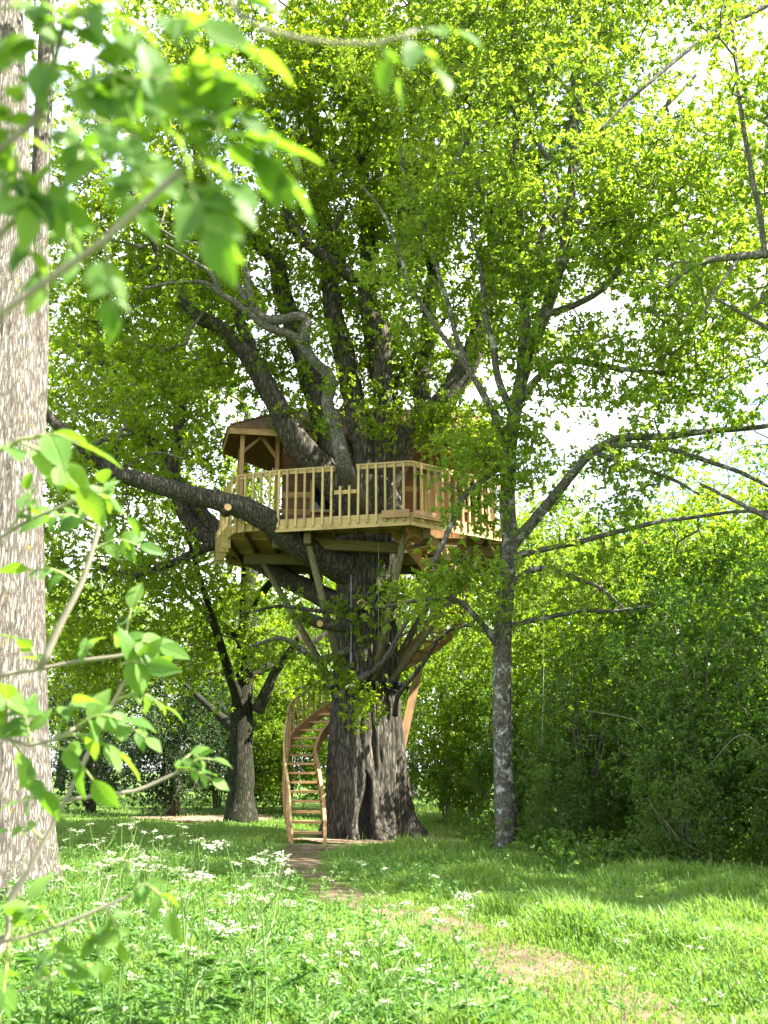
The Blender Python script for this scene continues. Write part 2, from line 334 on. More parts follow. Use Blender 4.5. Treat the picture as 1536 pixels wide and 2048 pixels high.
def grow(nodes, targets, seg=3, r_tip=.006, sides=5, r_max=.09, wob=.12, mb=None, sag=.06, pw=.42):
    """joins every target to the nearest branch, twig by twig, so that a branching net grows out of the limbs"""
    nodes = np.asarray(nodes, float); m0 = len(nodes); T = np.asarray(targets)
    cap = m0 + len(T) * (seg) + 5
    P = np.zeros((cap, 3)); P[:m0] = nodes[:, :3]; par = np.full(cap, -1); lim = np.full(cap, r_max); lim[:m0] = nodes[:, 3]
    d0 = np.array([np.min(((P[:m0] - t) ** 2).sum(1)) for t in T]); order = np.argsort(d0); n = m0; paths = []
    for q in order:
        t = T[q]; dd = ((P[:n] - t) ** 2).sum(1); i = int(np.argmin(dd)); ln = math.sqrt(dd[i])
        ids = [i]; a = P[i].copy()
        for k in range(1, seg + 1):
            s = k / seg; p = a + (t - a) * s
            if k < seg: p = p + rng.normal(0, wob * ln / seg, 3) + np.array((0, 0, sag * ln * math.sin(s * math.pi)))
            P[n] = p; par[n] = ids[-1]; ids.append(n); n += 1
        paths.append(ids)
    cnt = np.zeros(n)
    for ids in paths: cnt[ids[-1]] += 1
    for i in range(n - 1, m0 - 1, -1):
        if par[i] >= 0: cnt[par[i]] += cnt[i]
    rad = np.minimum(r_tip * np.maximum(cnt, 1) ** pw, r_max)
    for i in range(m0, n):
        p = par[i]; rad[i] = min(rad[i], (lim[p] * .6 if p < m0 else rad[p]))
    for ids in paths:
        r = rad[ids].copy(); r[0] = min(rad[ids[1]] * 1.15, r[0] if ids[0] >= m0 else 9)
        tube(mb, P[ids], r, sides, cap=False)
    return P[:n]
def limb_pts(pts, r0, r1, step=.12, wob=0.0):
    """pts (px,py,Y), radii in photo pixels at both ends -> world points and radii"""
    W = np.array([at(*p) for p in pts]); S = spline(W, step); n = len(S)
    m0 = mpp(*pts[0]); m1 = mpp(*pts[-1]); s = np.linspace(0, 1, n) ** .85
    rad = (r0 * m0) * (1 - s) + (r1 * m1) * s
    if wob:
        ph = rng.random(3) * 9
        for i in range(n):
            for c in range(3): S[i, c] += wob * pn(i * step * 1.1 + ph[c], c * 7.3, 1.0) * min(1, i * step)
    return S, rad
def make_limb(name, pts, r0, r1, mat, parent, sides=10, step=.12, rough=.035, wob=.06, nodes=None, label=None):
    S, rad = limb_pts(pts, r0, r1, step, wob)
    rad = rad * (1 + .10 * np.array([pn(i * step * .9, r0, 4.0) for i in range(len(S))]))
    mb = MB(); tube(mb, S, rad, sides, rough=rough); o = part(name, mb, mat, parent, smooth=True)
    if nodes is not None:
        for i in range(2, len(S), 2): nodes.append((*S[i], rad[i]))
    return o
def ell(px, py, Y, wpx, hpx, dm, wt=1.0):
    c = at(px, py, Y); k = mpp(px, py, Y); return (*c, wpx * k / 2, dm / 2, hpx * k / 2, wt)

# ------------------------------------------------------------------ ground, paths
TX, TY = -.32, 24.0                                   # foot of the great oak
def sheet(name, xs, ys, dz, mat, fn=None, mask=None):
    X, Yy = np.meshgrid(xs, ys); Z = np.array([[gz(a, b) + dz for a in xs] for b in ys])
    V = np.stack([X, Yy, Z], -1).reshape(-1, 3); nx = len(xs); i, j = np.meshgrid(np.arange(len(ys) - 1), np.arange(nx - 1), indexing='ij')
    a = (i * nx + j).ravel(); F = np.stack([a, a + 1, a + nx + 1, a + nx], -1)
    mb = MB(); mb.add(V, [F]); o = link(name, mb.mesh(name, mat, True)); o['kind'] = 'structure'; return o
gx = np.concatenate([np.linspace(-320, -30, 12), np.arange(-28, 28.1, .8), np.linspace(30, 320, 12)])
gy = np.concatenate([np.linspace(-60, -4, 8), np.arange(-3, 60, .8), np.linspace(62, 500, 16)])
sheet('ground', gx, gy, 0, M['turf'])
PATH = np.array([(1.5, 4.0, .5), (1.5, 6.2, .5), (1.35, 7.4, .48), (1.1, 8.6, .45), (.8, 9.7, .42), (.3, 11.2, .40), (-.35, 12.7, .45), (-.9, 14.4, .38), (-1.35, 17.0, .36), (-1.5, 19.6, .45), (-1.2, 21.4, .8)])
PS = spline(PATH, .3)
def ribbon(name, S, mat, dz):
    mb = MB(); V = []; k = 9; T = nrm(np.gradient(S[:, :2], axis=0))
    for i, p in enumerate(S):
        nx_, ny_ = -T[i, 1], T[i, 0]
        for j in range(k):
            u = (j / (k - 1) * 2 - 1); wd = p[2] * (1 + .35 * pn(i * .31, u * 3 + 5, 2))
            x = p[0] + nx_ * u * wd; y = p[1] + ny_ * u * wd; V.append((x, y, gz(x, y) + dz * (1 - .9 * abs(u) ** 6)))
    i, j = np.meshgrid(np.arange(len(S) - 1), np.arange(k - 1), indexing='ij'); a = (i * k + j).ravel()
    mb.add(V, [np.stack([a, a + k, a + k + 1, a + 1], -1)]); o = link(name, mb.mesh(name, mat, True)); o['kind'] = 'structure'; return o
ribbon('path', PS, M['soil'], .012)
def patch(name, cx, cy, rx, ry, mat, dz, ph):
    mb = MB(); V = [(cx, cy, gz(cx, cy) + dz)]; k = 40; rings = 5
    for q in range(1, rings + 1):
        for j in range(k):
            a = j / k * 2 * math.pi; f = q / rings * (1 + .28 * pn(math.cos(a) * 1.6 + ph, math.sin(a) * 1.6, ph))
            x = cx + rx * f * math.cos(a); y = cy + ry * f * math.sin(a); V.append((x, y, gz(x, y) + dz))
    j = np.arange(k); F3 = np.stack([np.zeros(k, int), 1 + j, 1 + (j + 1) % k], -1); F4 = []
    for q in range(rings - 1):
        a = 1 + q * k; F4.append(np.stack([a + j, a + k + j, a + k + (j + 1) % k, a + (j + 1) % k], -1))
    mb.add(V, [F3] + F4); o = link(name, mb.mesh(name, mat, True)); o['kind'] = 'structure'; return o
patch('bare_earth', -.2, 22.9, 2.0, 1.25, M['litter'], .02, 1.0)
patch('bare_earth', -5.6, 33.0, 2.6, 2.6, M['litter'], .02, 4.0)
patch('bare_earth', 2.6, 25.6, 1.9, 1.0, M['litter'], .02, 7.0)
PATCH = [(-.2, 22.9, 1.9, 1.15), (-5.6, 33, 2.5, 2.5), (2.6, 25.6, 1.8, .9)]

# ------------------------------------------------------------------ the great oak
oak = thing('great_oak', 'huge old oak with hollow at its foot carrying the wooden treehouse', 'tree', (TX, TY, 0))
ozs = [-.25, 0, .45, .9, 2, 3.2, 4.3, 5.5, 6.5, 7.5, 8.5]; orad = [1.24, 1.12, .97, .91, .83, .75, .71, .69, .72, .80, .60]
oax = [TX + .0, TX + .0, TX - .02, TX - .04, TX - .08, TX - .12, TX - .12, TX - .1, TX - .05, TX, TX]
def oak_axis(z): return np.interp(z, ozs, oax)
def oak_r(z): return np.interp(z, ozs, orad)
def furrowed(P, rad, SN, amp, kf, kz, seed):
    P = np.asarray(P); V = []
    for p, r0_ in zip(P, rad):
        for j in range(SN):
            a = j / SN * 2 * math.pi; ca, sa = math.cos(a), math.sin(a)
            q = 1 - 2 * abs(pn(ca * kf + seed, sa * kf, p[2] * kz)); r = r0_ * (1 + .05 * pn(ca * 1.2, sa * 1.2, p[2] * .5 + seed)) + amp * q + amp * .6 * pn(ca * kf * 2.6, sa * kf * 2.6, p[2] * kz * 2.5)
            V.append((p[0] + r * ca, p[1] + r * sa, p[2]))
    n = len(P); i, j = np.meshgrid(np.arange(n - 1), np.arange(SN), indexing='ij'); a = i * SN + j; b = i * SN + (j + 1) % SN
    mb = MB(); mb.add(V, [np.stack([a, b, b + SN, a + SN], -1).reshape(-1, 4)]); return mb
mb = MB(); SN = 176; zs = np.arange(-.25, 8.55, .055); V = []
for z in zs:
    fl = math.exp(-max(z, 0) / .42)
    for j in range(SN):
        a = j / SN * 2 * math.pi; ca, sa = math.cos(a), math.sin(a)
        r = oak_r(z) * (1 + .05 * pn(ca * 1.4, sa * 1.4, z * .35) + fl * (.17 * math.cos(5 * a + .6) + .12 * math.cos(8 * a + 2) + .06 * math.cos(13 * a)) + .05 * math.cos(4 * a + 1.1 + z * .12))
        q = 1 - abs(pn(ca * 7.5 + 3, sa * 7.5, z * .75)) * 2; r += .065 * q + .03 * pn(ca * 19, sa * 19, z * 1.7)
        da = (a - R(268) + .05 * math.sin(z * 4)) * r; hw = .20 * max(0, 1 - (max(z, 0) / 1.5) ** 1.6)
        if hw > .01:
            k = max(0, 1 - (da / hw) ** 2)
            r -= min(.55, 1.0 * hw + .25) * k ** .55
            r += .10 * math.exp(-((abs(da) - hw * 1.35) / .1) ** 2) * min(1, hw * 8)
        V.append((oak_axis(z) + r * ca, TY + r * sa, z))
n = len(zs); i, j = np.meshgrid(np.arange(n - 1), np.arange(SN), indexing='ij'); a = i * SN + j; b = i * SN + (j + 1) % SN
mb.add(V, [np.stack([a, b, b + SN, a + SN], -1).reshape(-1, 4)])
part('trunk', mb, M['oak_bark'], oak, True)
ON = []
ol = lambda pts, r0, r1, **k: make_limb('limb', pts, r0, r1, k.pop('mat', M['oak_bark']), oak, nodes=ON, **k)
ol([(700, 1010, 24), (650, 945, 23.8), (590, 880, 23.6), (548, 795, 23.5), (515, 740, 23.4), (478, 690, 23.2), (430, 650, 23.0), (392, 630, 22.8), (340, 560, 22.6), (300, 470, 22.4)], 35, 6, sides=16)
ol([(520, 745, 23.4), (500, 690, 23.5), (478, 640, 23.7), (440, 560, 24), (420, 480, 24.2)], 15, 5)
ol([(705, 980, 24.1), (655, 850, 24.2), (622, 758, 24.3), (573, 611, 24.6), (550, 524, 24.8), (508, 481, 25), (449, 426, 25.2), (400, 330, 25.4), (380, 200, 25.6)], 31, 7, sides=14)
ol([(735, 1030, 23.6), (705, 975, 22.4), (686, 921, 21.7), (671, 856, 21.6), (655, 807, 21.5), (661, 758, 21.5), (631, 725, 21.4), (605, 693, 21.3), (583, 670, 21.2), (540, 657, 21.0), (508, 634, 20.9), (475, 608, 20.8), (443, 589, 20.7), (410, 566, 20.6), (345, 566, 20.5), (290, 577, 20.4)], 20, 2.4, sides=12, wob=.0, step=.1, mat=M['grey_bark'])
ol([(605, 690, 21.3), (612, 641, 21.2), (592, 634, 21.1), (550, 641, 21.0), (521, 631, 20.9), (501, 595, 20.8), (495, 550, 20.7), (482, 514, 20.7), (462, 459, 20.6), (440, 430, 20.5)], 13, 3, wob=0, step=.1, mat=M['grey_bark'])
ol([(508, 634, 20.9), (470, 560, 20.8), (430, 500, 20.6), (360, 480, 20.4), (310, 452, 20.3)], 7, 2.4, wob=.0, step=.1, mat=M['grey_bark'])
ol([(442, 589, 20.7), (420, 545, 20.5), (380, 520, 20.4), (330, 490, 20.2)], 6, 2.2, wob=.0, step=.1, mat=M['grey_bark'])
ol([(735, 1000, 24), (728, 888, 24), (704, 786, 24), (680, 678, 24), (665, 610, 24.1), (655, 500, 24.3), (640, 380, 24.5), (625, 230, 24.6), (610, 60, 24.7)], 29, 7, sides=14)
ol([(760, 990, 24), (768, 850, 23.9), (765, 752, 23.7), (764, 668, 23.5), (736, 624, 23.4), (729, 590, 23.3), (749, 563, 23.2), (705, 553, 23.0), (664, 522, 22.8), (620, 492, 22.6), (580, 440, 22.5), (568, 380, 22.4), (540, 300, 22.3)], 27, 5, sides=14, wob=0)
ol([(747, 566, 23.2), (775, 545, 23.1), (800, 520, 23.0), (815, 460, 22.9), (830, 360, 22.8), (820, 250, 22.8)], 12, 4)
ol([(700, 550, 23), (672, 500, 22.9), (672, 455, 22.8), (700, 400, 22.8)], 9, 3)
ol([(770, 985, 24), (796, 905, 23.8), (840, 854, 23.6), (884, 810, 23.5), (925, 745, 23.4), (952, 685, 23.4), (975, 600, 23.4), (985, 500, 23.4), (1020, 380, 23.5), (1040, 250, 23.6)], 33, 6, sides=14)
ol([(815, 880, 23.9), (846, 820, 24.1), (840, 770, 24.3), (853, 695, 24.5), (860, 600, 24.7), (870, 450, 25), (860, 300, 25.2), (880, 120, 25.4)], 20, 6, sides=12)
ol([(790, 770, 24.2), (820, 725, 24.1), (850, 685, 24.0), (890, 640, 23.9)], 9, 4)
ol([(770, 800, 24.2), (740, 640, 24.6), (735, 480, 25.0), (725, 300, 25.3), (720, 120, 25.5), (725, -60, 25.6)], 22, 7, sides=12)
ol([(715, 1150, 23.7), (660, 1125, 23.2), (590, 1085, 22.5), (540, 1045, 22.0), (490, 1017, 21.7), (430, 1000, 21.5), (370, 985, 21.3), (300, 965, 21.2), (235, 945, 21.1), (180, 905, 21.0), (130, 862, 20.9), (60, 800, 20.8)], 31, 9, sides=16, wob=.02)
ol([(700, 1215, 24.3), (640, 1190, 24.8), (581, 1160, 25.2), (505, 1115, 25.6), (440, 1085, 25.9), (395, 1060, 26), (365, 1020, 26.1), (345, 950, 26.2), (355, 870, 26.3), (362, 800, 26.4), (340, 760, 26.5)], 25, 8, sides=14)
ol([(440, 1085, 25.9), (390, 1105, 25.8), (330, 1130, 25.6), (260, 1150, 25.4), (180, 1120, 25.2)], 11, 4)
ol([(480, 1100, 25.7), (400, 1030, 26.4), (330, 930, 26.8), (270, 820, 27), (220, 740, 27.2), (150, 690, 27.3)], 22, 6)
ol([(700, 1255, 23.4), (665, 1250, 22.9), (640, 1247, 22.6), (605, 1235, 22.3)], 14, 11, mat=M['grey_bark'])
ol([(790, 1430, 23.0), (800, 1385, 22.5), (850, 1320, 22.1), (880, 1275, 21.9), (930, 1250, 21.8), (990, 1262, 21.8)], 6, 2, step=.08)
ol([(740, 1345, 23.1), (700, 1370, 22.7), (672, 1390, 22.4)], 8, 4, step=.08, mat=M['grey_bark'])
ol([(745, 1345, 23.1), (775, 1310, 22.7), (800, 1268, 22.4), (822, 1230, 22.2), (850, 1190, 22.0), (880, 1160, 21.9)], 7, 2, step=.08, mat=M['grey_bark'])
ol([(720, 1210, 23.2), (690, 1225, 22.6), (640, 1225, 22.2), (560, 1215, 21.9), (480, 1225, 21.7)], 6, 2.4, step=.08)
ol([(700, 1300, 23.2), (640, 1320, 22.8), (600, 1300, 22.6), (560, 1280, 22.4), (500, 1290, 22.2)], 9, 3, step=.08, mat=M['grey_bark'])
# sawn stubs: a collar of bark with a pale ring of cut wood
def stub(px, py, Y, r, d, hole=False):
    c = at(px, py, Y); d = nrm(d); mb = MB(); tube(mb, [c - d * .3, c - d * .12, c - d * .01], [r * 1.5, r * 1.25, r * 1.1], 14); part('branch_stub', mb, M['oak_bark'], oak, True)
    mb = MB(); tube(mb, [c - d * .02, c], [r, r * .97], 14); o = part('cut_face', mb, M['cut_wood'], oak)
    if hole:
        mb = MB(); tube(mb, [c, c + d * .004], [r * .52, r * .5], 12); part('knot_hole', mb, M['iron'], o)
stub(722, 1207, 23.05, .105, (-.15, -1, .12), True)
stub(456, 1014, 21.35, .085, (.35, -1, .15))
stub(640, 1247, 22.35, .075, (.4, -1, -.2))
def clear(p):                      # nothing grows inside or close in front of the treehouse
    x, y, z = p
    if -4.4 < x < 4.3 and 21 < y < 27.6 and 5.4 < z < 10.2: return False
    if -4.3 < x < 1.2 and 15 < y <= 22.3 and 5.6 < z < 9.6: return False
    if abs(x - TX) < 1.25 and abs(y - TY) < 1.25 and z < 8: return False
    if -3.0 < x < .9 and 14 < y < 23.6 and z < 3.6: return False
    if -1.4 < x < 2.0 and 15 < y < 23.4 and 3 < z < 6.3: return rng.random() < .10
    return True
OE = [ell(210, 360, 23.5, 320, 440, 5, .9), ell(170, 620, 23.2, 220, 300, 4, .8), ell(560, 330, 24.2, 760, 640, 8.0), ell(820, 250, 24.6, 620, 620, 8.0), ell(680, 40, 24.5, 900, 520, 9, .75),
      ell(330, 560, 23, 460, 480, 6), ell(260, 820, 22.8, 400, 380, 5.5), ell(210, 1000, 23, 330, 260, 5.0), ell(420, 1150, 25.2, 420, 150, 3.5, .8),
      ell(940, 640, 24.6, 420, 420, 5, .8), ell(640, 720, 25.6, 460, 300, 5, 1.0), ell(780, 620, 26.2, 420, 300, 4, .8)]
tg = ell_pts(OE, 2550, -.14, .55, 1.3, clear)
LOW = [(760, 1180, 22.4), (775, 1165, 22.5), (800, 1200, 22.2), (470, 1215, 21.8), (520, 1212, 21.9), (560, 1205, 21.9), (600, 1220, 22.1), (650, 1222, 22.3), (685, 1215, 22.5), (700, 1222, 22.6), (745, 1255, 22.7), (750, 1240, 22.6),
       (640, 1345, 22.7), (665, 1360, 22.5), (690, 1350, 22.5), (715, 1380, 22.4), (735, 1400, 22.3), (700, 1430, 22.3), (725, 1440, 22.2), (745, 1415, 22.4), (670, 1330, 22.6), (620, 1380, 22.6), (600, 1340, 22.6), (570, 1300, 22.4), (540, 1310, 22.3),
       (850, 1185, 21.9), (880, 1150, 21.9), (905, 1170, 21.8), (840, 1215, 22.0), (900, 1235, 21.8), (930, 1220, 21.8), (960, 1260, 21.8), (780, 840, 22.6), (770, 880, 22.4), (745, 860, 22.6), (800, 815, 22.8), (730, 820, 22.7), (815, 780, 23), (690, 750, 23.4), (745, 780, 23.3), (650, 850, 21.5), (610, 800, 22.5)]
low = np.array([at(*p) + rng.normal(0, .20, 3) * (q > 0) for p in LOW for q in range(4)])
hug = []
while len(hug) < 950:
    q = ON[rng.integers(len(ON))]
    p = np.array(q[:3]) + rand_dir(1)[0] * rng.uniform(.25, .75)
    if p[2] > 9.6 and not (p[1] < 22.2 and p[0] < -1.5 and rng.random() < .75): hug.append(p)
low = np.vstack([low, np.array(hug), np.array([at(*p) + rng.normal(0, .22, 3) for p in ((870, 850, 22.9), (900, 840, 22.8), (930, 850, 22.6), (950, 875, 22.5), (900, 875, 22.6), (880, 895, 22.4), (975, 850, 22.6), (960, 820, 22.8), (920, 890, 22.2), (860, 820, 22.6), (985, 885, 22.3), (940, 915, 22.1), (850, 850, 22.6), (890, 830, 22.5)) for q in range(9)])])
mb = MB(); grow(ON, tg, 3, .009, 5, .10, .18, mb); grow(ON, low, 3, .005, 5, .03, .14, mb)
part('branches', mb, M['twig_bark'], oak, True, True)
mb = MB(); foliage(mb, tg, 9, .56, 9, .128, .9, .6); foliage(mb, low, 7, .26, 9, .085)
part('crown', mb, M['oak_leaf'], oak, False, True)

# ------------------------------------------------------------------ treehouse
DZ = 6.95
TH = thing('treehouse', 'timber treehouse with baluster railing, shingled roof and curving stair round the oak', 'treehouse', (TX, TY, 0))
def rel(p): return Vector(p) - Vector(TH.location)
PL = [(-3.45, 22.35), (-2.45, 21.9), (.58, 21.18), (2.98, 22.98), (3.35, 25.0), (2.4, 27.1), (-2.4, 27.3), (-4.1, 26.0), (-4.0, 23.9)]
def xspan(y):
    xs = []
    for (ax, ay), (bx, by) in zip(PL, PL[1:] + PL[:1]):
        if (ay - y) * (by - y) < 0: xs.append(ax + (bx - ax) * (y - ay) / (by - ay))
    return (min(xs), max(xs)) if len(xs) >= 2 else None
# deck: joist frame with a child for every board
mb = MB()
for k in range(15):
    x = -3.75 + k * .52; ys = []
    for (ax, ay), (bx, by) in zip(PL, PL[1:] + PL[:1]):
        if (ax - x) * (bx - x) < 0: ys.append(ay + (by - ay) * (x - ax) / (bx - ax))
    if len(ys) < 2: continue
    a, b = min(ys) + .06, max(ys) - .06
    if abs(x - TX) < .95:
        beam(mb, (x, a, DZ - .125), (x, TY - .98, DZ - .125), .055, .19); beam(mb, (x, TY + .98, DZ - .125), (x, b, DZ - .125), .055, .19)
    else: beam(mb, (x, a, DZ - .125), (x, b, DZ - .125), .055, .19)
deck = part('deck', mb, M['beam'], TH)
y = 21.3
while y < 27.2:
    s1, s2 = xspan(y - .065), xspan(y + .065)
    if s1 and s2:
        a, b = max(s1[0], s2[0]), min(s1[1], s2[1]); iv = [(a, b)]; cuts = []
        if abs(y - TY) < 1.0: h = math.sqrt(1.0 - (y - TY) ** 2) + .02; cuts.append((TX - h, TX + h))
        if 22.3 < y < 23.5: cuts.append((.55, 2.1))
        for c0, c1 in cuts:
            nv = []
            for p, q in iv:
                if c0 > p: nv.append((p, min(q, c0)))
                if c1 < q: nv.append((max(p, c1), q))
            iv = nv
        for p, q in iv:
            if q - p > .1: bm1('deck_board', (p, y, DZ - .014), (q, y, DZ - .014 + random.uniform(-.003, .003)), .132, .028, M['cedar'] if random.random() < .7 else M['pine_x'], deck)
    y += .142
# main bearers
for a, b in [((-2.6, 22.55), (2.7, 23.5)), ((-3.5, 24.4), (-1.25, 24.4)), ((.65, 24.4), (3.5, 24.4)), ((-3.3, 25.7), (3.2, 25.7)), ((-1.75, 22.1), (-1.75, 26.9)), ((.95, 21.6), (.95, 27))]:
    bm1('bearer', (*a, DZ - .35), (*b, DZ - .351 - .002 * len(str(a))), .16, .24, M['beam'], TH)
# fascia boards round the rim
for k, ((ax, ay), (bx, by)) in enumerate(zip(PL, PL[1:] + PL[:1])):
    d = nrm(np.array((bx - ax, by - ay))); nx_, ny_ = d[1], -d[0]
    hh = .29 if k in (1, 2, 3) else .2
    bm1('fascia_board', (ax + nx_ * .022, ay + ny_ * .022, DZ - hh / 2 + .02), (bx + nx_ * .022, by + ny_ * .022, DZ - hh / 2 + .02), .035, hh, M['pine_x'], TH)
c2 = np.array(PL[2])
for q, ln in ((PL[1], .62), (PL[3], .85)):
    d = nrm(np.array(q) - c2); e = c2 + d * ln; nn = np.array((d[1], -d[0])); nn = nn if nn[1] < 0 else -nn
    bm1('corner_board', (*(c2 + nn * .115), DZ - .02), (*(e + nn * .115), DZ - .02), .04, .17, M['cedar'], TH)
# railings: one part per side, a child for every baluster
BH = 1.36
mb = MB(); s = .023
Vb = [(sx * s, sy * s, z) for z in (-.17, BH - .2) for sx, sy in ((-1, -1), (1, -1), (1, 1), (-1, 1))] + [(0, 0, -.19)]
mb.add(Vb, [BOXF[1:], np.array([(0, 1, 8), (1, 2, 8), (2, 3, 8), (3, 0, 8)])]); BAL = mb.mesh('baluster', M['pine'])
mb = MB(); Vs = [(sx * s, sy * s, z) for z in (-.17, .70) for sx, sy in ((-1, -1), (1, -1), (1, 1), (-1, 1))]
mb.add(Vs, [BOXF]); BALS = mb.mesh('short_baluster', M['pine'])
def railing(a, b, nb, gap=None, low=0.0):
    a = np.array(a); b = np.array(b); d = nrm(b - a); ln = np.linalg.norm(b - a); nn = np.array((d[1], -d[0])); ang = math.atan2(d[1], d[0])
    mb = MB(); zt = DZ + BH - .18
    segs = [(0, 1)] if not gap else [(0, gap[0]), (gap[1], 1)]
    for u, v in segs:
        p = a + (b - a) * u; q = a + (b - a) * v
        beam(mb, (*p, zt), (*q, zt), .11, .04)
        beam(mb, (*(p + nn * .018), zt - .061), (*(q + nn * .018), zt - .061), .035, .08)
    r = part('railing', mb, M['pine_x'], TH)
    if gap:
        p = a + (b - a) * gap[0]; q = a + (b - a) * gap[1]; mb = MB(); beam(mb, (*p, DZ + .58), (*q, DZ + .58), .04, .09); part('low_rail', mb, M['pine_x'], r)
    if low: mb = MB(); beam(mb, (*a, DZ + low), (*b, DZ + low), .04, .09); part('low_rail', mb, M['pine_x'], r)
    for k in range(nb):
        t = (k + .35) / nb; p = a + (b - a) * t + nn * (.066); short = gap and gap[0] < t < gap[1]
        o = link('baluster', BALS if short else BAL, r, rel((*p, DZ)), ang + random.uniform(-.05, .05))
        o.rotation_euler = (random.uniform(-.008, .008), random.uniform(-.008, .008), o.rotation_euler[2])
    return r
railing(PL[0], PL[1], 5, None, .16)
railing(PL[1], PL[2], 15, (.44, .605))
railing(PL[2], PL[3], 15)
railing(PL[3], PL[4], 9)
railing(PL[8], PL[0], 7, None, .16)
# vertical skirt boards under the porch corner
for k in range(7):
    t = (k + .5) / 7; p = np.array(PL[8]) + (np.array(PL[0]) - np.array(PL[8])) * t
    if k < 5: bm1('skirt_board', (p[0] - .07, p[1], DZ - .6 + .05 * k), (p[0] - .07, p[1], DZ + .18), .025, .2, M['pine'], TH, (1, .3, 0))
# cabin
EZ, RZ = 9.90, 11.05
CB = [(-2.65, 24.95), (2.75, 24.95), (2.75, 26.95), (-2.65, 26.95)]
mb = MB(); 
for (a, b) in zip(CB, CB[1:] + CB[:1]):
    m = ((CB[0][0] + CB[2][0]) / 2, (CB[0][1] + CB[2][1]) / 2)
    sh = lambda p: (p[0] - .06 * np.sign(p[0] - m[0]), p[1] - .06 * np.sign(p[1] - m[1]))
    a, b = sh(a), sh(b); beam(mb, (*a, (DZ + EZ) / 2), (*b, (DZ + EZ) / 2), .05, EZ - DZ)
cab = part('cabin', mb, M['cedar_d'], TH)
OPEN = [(.9, 1.75, .0, 2.05), (-1.9, -1.2, 1.0, 1.9), (2.05, 2.65, 1.0, 1.9)]
def clad(a, b, opens):
    a = np.array(a); b = np.array(b); d = nrm(b - a); ln = np.linalg.norm(b - a); z = .02; nn = np.array((d[1], -d[0]))
    while z < EZ - DZ - .05:
        iv = [(0, ln)]
        for o0, o1, z0, z1 in opens:
            if z + .14 > z0 and z < z1:
                nv = []
                for p, q in iv:
                    if o0 > p: nv.append((p, min(q, o0)))
                    if o1 < q: nv.append((max(p, o1), q))
                iv = [v for v in nv if v[1] - v[0] > .03]
        for p, q in iv:
            P = a + d * p; Q = a + d * q
            bm1('cladding_board', (*P, DZ + z + .075), (*Q, DZ + z + .075), .022 + .004 * random.random(), .148, M['cedar_d'] if random.random() < .75 else M['cedar'], cab, (nn[0] * .12, nn[1] * .12, 1))
        z += .152
clad(CB[0], CB[1], [(o[0] + 2.65, o[1] + 2.65, o[2], o[3]) for o in OPEN])
clad(CB[1], CB[2], [(.6, 1.4, 1.0, 1.9)]); clad(CB[3], CB[0], [])
door = bm1('door', (.92, 24.93, DZ + 1.02), (1.73, 24.93, DZ + 1.02), .04, 2.0, M['cedar'], TH)
for k in range(6): bm1('door_board', (.99 + k * .135, 24.9, DZ + .06), (.99 + k * .135, 24.9, DZ + 1.98), .02, .125, M['cedar'], door, (1, 0, 0)).location -= Vector(door.location)
def window(x0, x1, z0, z1):
    mb = MB(); yy = 24.92
    for z in (z0, z1): beam(mb, (x0 - .04, yy, DZ + z), (x1 + .04, yy, DZ + z), .07, .07)
    for x in (x0, x1): beam(mb, (x, yy, DZ + z0 + .036), (x, yy, DZ + z1 - .036), .07, .07, (1, 0, 0))
    beam(mb, ((x0 + x1) / 2, yy, DZ + z0 + .036), ((x0 + x1) / 2, yy, DZ + z1 - .036), .03, .03, (1, 0, 0))
    wf = part('window', mb, M['pine'], TH); mb = MB(); beam(mb, (x0 + .03, yy + .015, DZ + (z0 + z1) / 2), (x1 - .03, yy + .015, DZ + (z0 + z1) / 2), .012, z1 - z0 - .06); part('pane', mb, M['glass'], wf)
window(-1.88, -1.22, 1.02, 1.88); window(2.07, 2.63, 1.02, 1.88)
# porch posts, braces, bench, low back wall
for (x, y) in [(-3.62, 24.25), (-2.78, 24.82), (-3.9, 25.75), (-3.0, 26.9), (2.82, 24.85)]:
    bm1('post', (x, y, DZ), (x, y, EZ + .02), .11, .11, M['cedar'], TH, (1, 0, 0))
for a, b in [((-3.62, 24.25, EZ - .55), (-3.2, 24.53, EZ - .06)), ((-2.78, 24.82, EZ - .55), (-3.15, 24.57, EZ - .06)), ((3.0, 24.85, DZ + .1), (2.55, 24.80, DZ + 1.2))]:
    bm1('brace', a, b, .07, .07, M['cedar'], TH)
for k in range(6): bm1('bench_slat', (-3.75, 25.65, DZ + .42 + k * .085), (-3.02, 26.75, DZ + .42 + k * .085), .03, .055, M['beam'], TH)
bm1('bench_seat', (-3.55, 25.55, DZ + .42), (-2.85, 26.6, DZ + .42), .38, .045, M['beam'], TH)
for k in range(4): bm1('porch_board', (-3.86, 25.8, DZ + .1 + k * .15), (-3.02, 26.95, DZ + .1 + k * .15), .025, .14, M['cedar'], TH)
